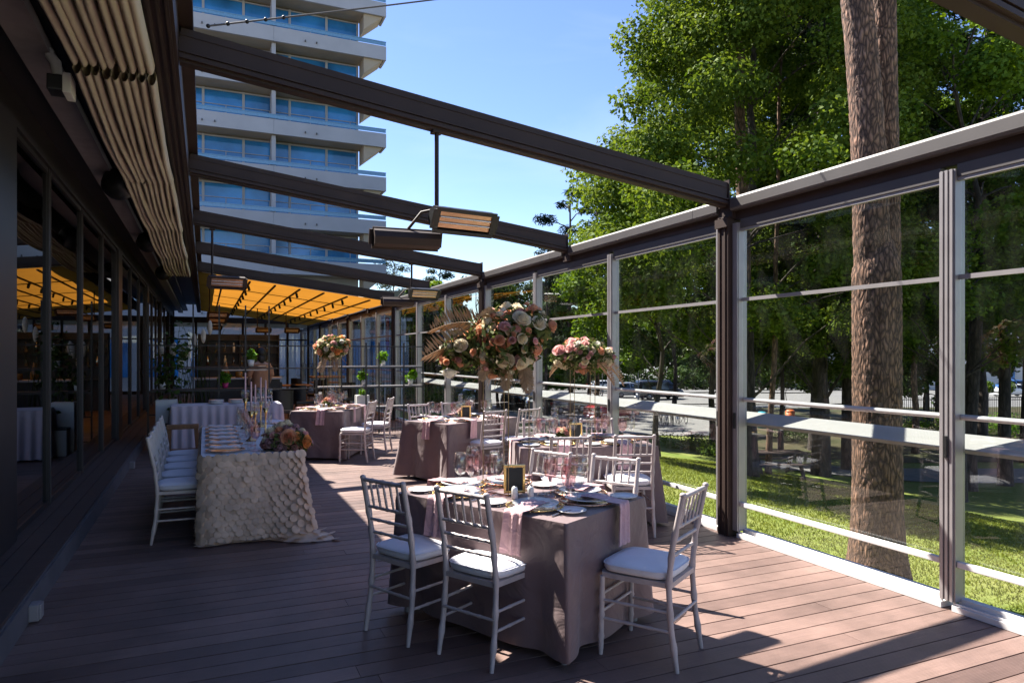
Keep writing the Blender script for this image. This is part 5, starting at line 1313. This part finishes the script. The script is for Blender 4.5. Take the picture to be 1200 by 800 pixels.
# ------------------------------------------------------------------ head table with rosette cloth
HX,HYc,HW,HL,HH=.385,7.85,.81,2.7,.765
t=table('long head table hidden under the rosette cloth',HX,HYc,0,HL,HW,HH-.004)
t=thing('rosette_tablecloth','cream tablecloth covered in round cloth petals with a train on the deck','tablecloth',(HX,HYc,0))
g=np.random.default_rng(12)
def edge(d,s):
    """perimeter parameter in metres clockwise from the near left corner, s = 0 top .. 1 floor"""
    hx,hy=HW/2,HL/2
    if d<HW: p=Vector((-hx+d,-hy,0)); n=Vector((0,-1,0)); cd=min(d,HW-d)
    elif d<HW+HL: e=d-HW; p=Vector((hx,-hy+e,0)); n=Vector((1,0,0)); cd=min(e,HL-e)
    elif d<2*HW+HL: e=d-HW-HL; p=Vector((hx-e,hy,0)); n=Vector((0,1,0)); cd=min(e,HW-e)
    else: e=d-2*HW-HL; p=Vector((-hx,hy-e,0)); n=Vector((-1,0,0)); cd=min(e,HL-e)
    ce=math.exp(-(cd/.09)**2); dg=Vector((1 if p.x>0 else -1,1 if p.y>0 else -1,0)).normalized(); dirv=n*(1-ce)+dg*ce
    dn=abs(d-HW); k=math.exp(-(dn/.16)**2)
    kr=1 if (HW-.25)<d<(HW+HL) else 0
    off=.012+s**1.5*(.006+.008*math.sin(d*21))+ce*(.02+.04*kr)*s+k*.13*s**1.6
    if s>.9: off+=(s-.9)/.1*(.012+.03*kr+.13*k+.012*math.sin(d*17))
    z=max(.006,HH*(1-s/.95)) if s<.95 else .006
    return p+dirv*off+Vector((0,0,z)),dirv
per=2*(HW+HL); NN=220
MB().grid(lambda i,j:edge(per*(i%NN)/NN,j/16)[0]*.995,NN,16,True,True).build('cloth_skirt','cream',t)
MB().grid(lambda i,j:(-HW/2-.012+(HW+.024)*i/10,-HL/2-.012+(HL+.024)*j/20,HH+.002+.002*math.sin(i*3+j*5)),10,20).build('cloth_top','creamtop',t)
b=MB()
rows=15; step=.060
for r_ in range(rows+3):
    s=.02+.985*r_/(rows+2)
    for k in range(int(per/step)):
        d=(k+.5*(r_%2))*step+g.uniform(-.006,.006); d%=per
        if 1.2*HW+HL<d<1.8*HW+HL: pass
        P,n=edge(d,min(1.,s)); P2,_=edge(d,min(1.,s+.05)); dz=(P2-P); dz=dz.normalized() if dz.length>1e-4 else Vector((0,0,-1))
        up=-dz; nn=(n-dz*n.dot(dz)); nn=nn.normalized() if nn.length>.01 else Vector((0,0,1))
        if P.z<.03: nn=Vector((0,0,1)); up=n.normalized()*-1
        side=up.cross(nn).normalized(); rad=g.uniform(.031,.039); tl=g.uniform(.12,.75); tw=g.normal()*.28
        cen=P+nn*.004; vs=[]
        m_=9
        for q in range(m_):
            a=2*math.pi*q/m_; lx,ly=math.cos(a)*rad,math.sin(a)*rad
            lift=(rad-ly)*tl*.5+lx*tw*.4+.003
            vs.append(cen+side*lx+up*ly+nn*max(.001,lift))
        vs.append(cen+nn*(rad*tl*.5+.007))
        b.add(vs,[(q,(q+1)%m_,m_) for q in range(m_)],True)
b.build('petal_discs','cream',t)
# head table place settings, a line of plates on the left side
for k in range(6):
    yy=6.78+.40*k; xx=.17
    def P(x,y,z=0): return (x,y,HH+.006+z)
    o_=['nearest','second','third','fourth','fifth','farthest'][k]
    put('chcopper',mk_charger('copper'),P(xx,yy),0,f'copper rimmed glass charger {o_} in the row on the rosette table','charger plates')
    put('pl',mk_plate(.135,'plate'),P(xx,yy,.017),0,f'white dinner plate {o_} in the row on the rosette table','dinner plates')
    def mk_fold(label,group):
        b=MB(); b.grid(lambda i,j:(-.13+.26*i/10,-.035+.07*j/4,.02+.012*math.sin(j/4*3.14)+.004*math.sin(i*1.7)),10,4); v=[(x,y,.004) for x,y,z in b.v]; b.add(v,[f[::-1] for f in b.f[:40]],True); o=b.build('folded_napkin','creamtop'); return tag(o,label,'napkin',group)
    put('fold',mk_fold,P(xx,yy-.01,.024),rnd.uniform(-.1,.1),f'white folded napkin on the plate {o_} in the row on the rosette table','white folded napkins')
    put('gob',mk_gob('pinkglass','goblet','goblet','goblet'),P(xx+.25,yy-.08),0,f'pink cut goblet {o_} in the row on the rosette table','pink goblets')
    put('wine',mk_gob('clearglass','wine','wine_glass','wine glass'),P(xx+.22,yy+.06),0,f'clear wine glass {o_} in the row on the rosette table','wine glasses')
for k,(xx,yy,h) in enumerate(((.43,7.5,.30),(.52,8.3,.24),(.44,8.8,.36),(.60,7.9,.30),(.62,8.9,.30))):
    o_=['foremost','second','leftmost','right hand','rearmost'][k]
    t=thing('candlestick',f'gold candlestick with glass cup and pink taper on the rosette table, {o_}','candlestick',(xx,yy,HH+.006),0,'gold candlesticks on the rosette table')
    MB().lathe([(0,0),(.055,0),(.05,.008),(.02,.03),(.008,.08),(.007,h*.6),(.012,h*.8),(.034,h),(.03,h),(0,h-.02)],16).build('stem','gold',t)
    MB().lathe([(.03,h+.001),(.045,h+.03),(.05,h+.06),(.042,h+.09),(.04,h+.088),(.047,h+.06),(.042,h+.03),(.0,h+.004)],16).build('glass_cup','clearglass',t)
    MB().tube([(0,0,h+.005),(0,0,h+.30)],[.0115,.009],8).build('candle','candle',t)
for k,(xx,yy) in enumerate(((.36,6.78),(.52,7.15),(.33,7.9),(.38,8.55),(.66,8.1))):
    t=goblet('flute',f'clear champagne flute among the candlesticks on the rosette table, {["nearest","second","third","fourth","rightmost"][k]}','glass','clearglass','flute',(xx,yy,HH+.006),'champagne flutes on the rosette table')
g=np.random.default_rng(8); bt=thing('bouquet','large low bouquet of mauve, pink and orange roses on the corner of the rosette table','bouquet',(.68,6.72,HH+.10))
pos=[];tot=0
while len(pos)<46 and tot<4000:
    tot+=1; c=[(0,0,.0,.16,.13),(.10,-.06,-.02,.11,.1),(-.08,-.03,-.02,.11,.1)][int(g.integers(3))]; d=Vector((g.normal(),g.normal()-.4,g.normal()+.35)).normalized(); P=Vector((c[0]+d.x*c[3],c[1]+d.y*c[3],max(-.07,c[2]+d.z*c[4]))); s=float(g.choice([.03,.038,.048,.056]))
    if all((P-a).length>(s+q)*.8 for a,q in pos):
        pos.append((P,s)); kind='orange' if (d.dot(Vector((.6,-.7,-.1)))>.75 and g.random()<.7) else ['mauve','pink','dusty','peach','mauve','pink','cream'][int(g.integers(7))]; rose(bt,kind,P,d,s,g)
obj('foliage',leaf_mesh('foliage',[(0,0,.0,.18),(.1,-.06,-.03,.13),(-.09,-.04,-.03,.12)],900,.07,8,'bouqleaf',aspect=.4),bt)
# ------------------------------------------------------------------ buffet
BX,BYc,BL,BW,BH=.36,13.12,1.75,.72,.79
table('buffet table hidden under the pleated lilac skirt',BX,BYc,R(90),BL,BW,BH-.004)
t=thing('buffet_cloth','pale lilac buffet cloth with deep vertical pleats near the left wall','tablecloth',(BX,BYc,0))
def bf(i,j):
    N=330; d=2*(BL+BW)*(i%N)/N; s=j/10
    if d<BL: p=Vector((-BL/2+d,-BW/2,0));n=Vector((0,-1,0))
    elif d<BL+BW: p=Vector((BL/2,-BW/2+d-BL,0));n=Vector((1,0,0))
    elif d<2*BL+BW: p=Vector((BL/2-(d-BL-BW),BW/2,0));n=Vector((0,1,0))
    else: p=Vector((-BL/2,BW/2-(d-2*BL-BW),0));n=Vector((-1,0,0))
    off=.01+(.016+.045*s)*(.5+.5*math.sin(d*2*math.pi/.145+.5*math.sin(d*9)))+.02*s
    if j==0: off=0
    q=p+n*off; return (q.x,q.y,BH-(BH-.03)*s)
MB().grid(bf,330,10,True,True).build('pleated_skirt','buffetcloth',t)
MB().grid(lambda i,j:(-BL/2+BL*i/8,-BW/2+BW*j/4,BH),8,4).build('cloth_top','buffetcloth',t)
for k in range(5):
    goblet('wine_glass',f'clear wine glass standing in the cluster at the right end of the lilac buffet','wine glass','clearglass','wine',(.88+.09*(k%3),12.95+.12*(k//3),BH+.002),'wine glasses clustered on the buffet')
for k,(x,l) in enumerate(((.18,'white stack of plates on the lilac buffet, left one'),(.5,'white stack of plates on the lilac buffet, right one'))):
    b=MB()
    for q in range(6): b.lathe([(0,0),(.08,0),(.13,.014),(.13,.017),(.08,.005),(0,.004)],20,(0,0,q*.011))
    o=b.build('plate_stack','plate',None,(x,13.1,BH+.003)); tag(o,l,'plates','plate stacks on the buffet')
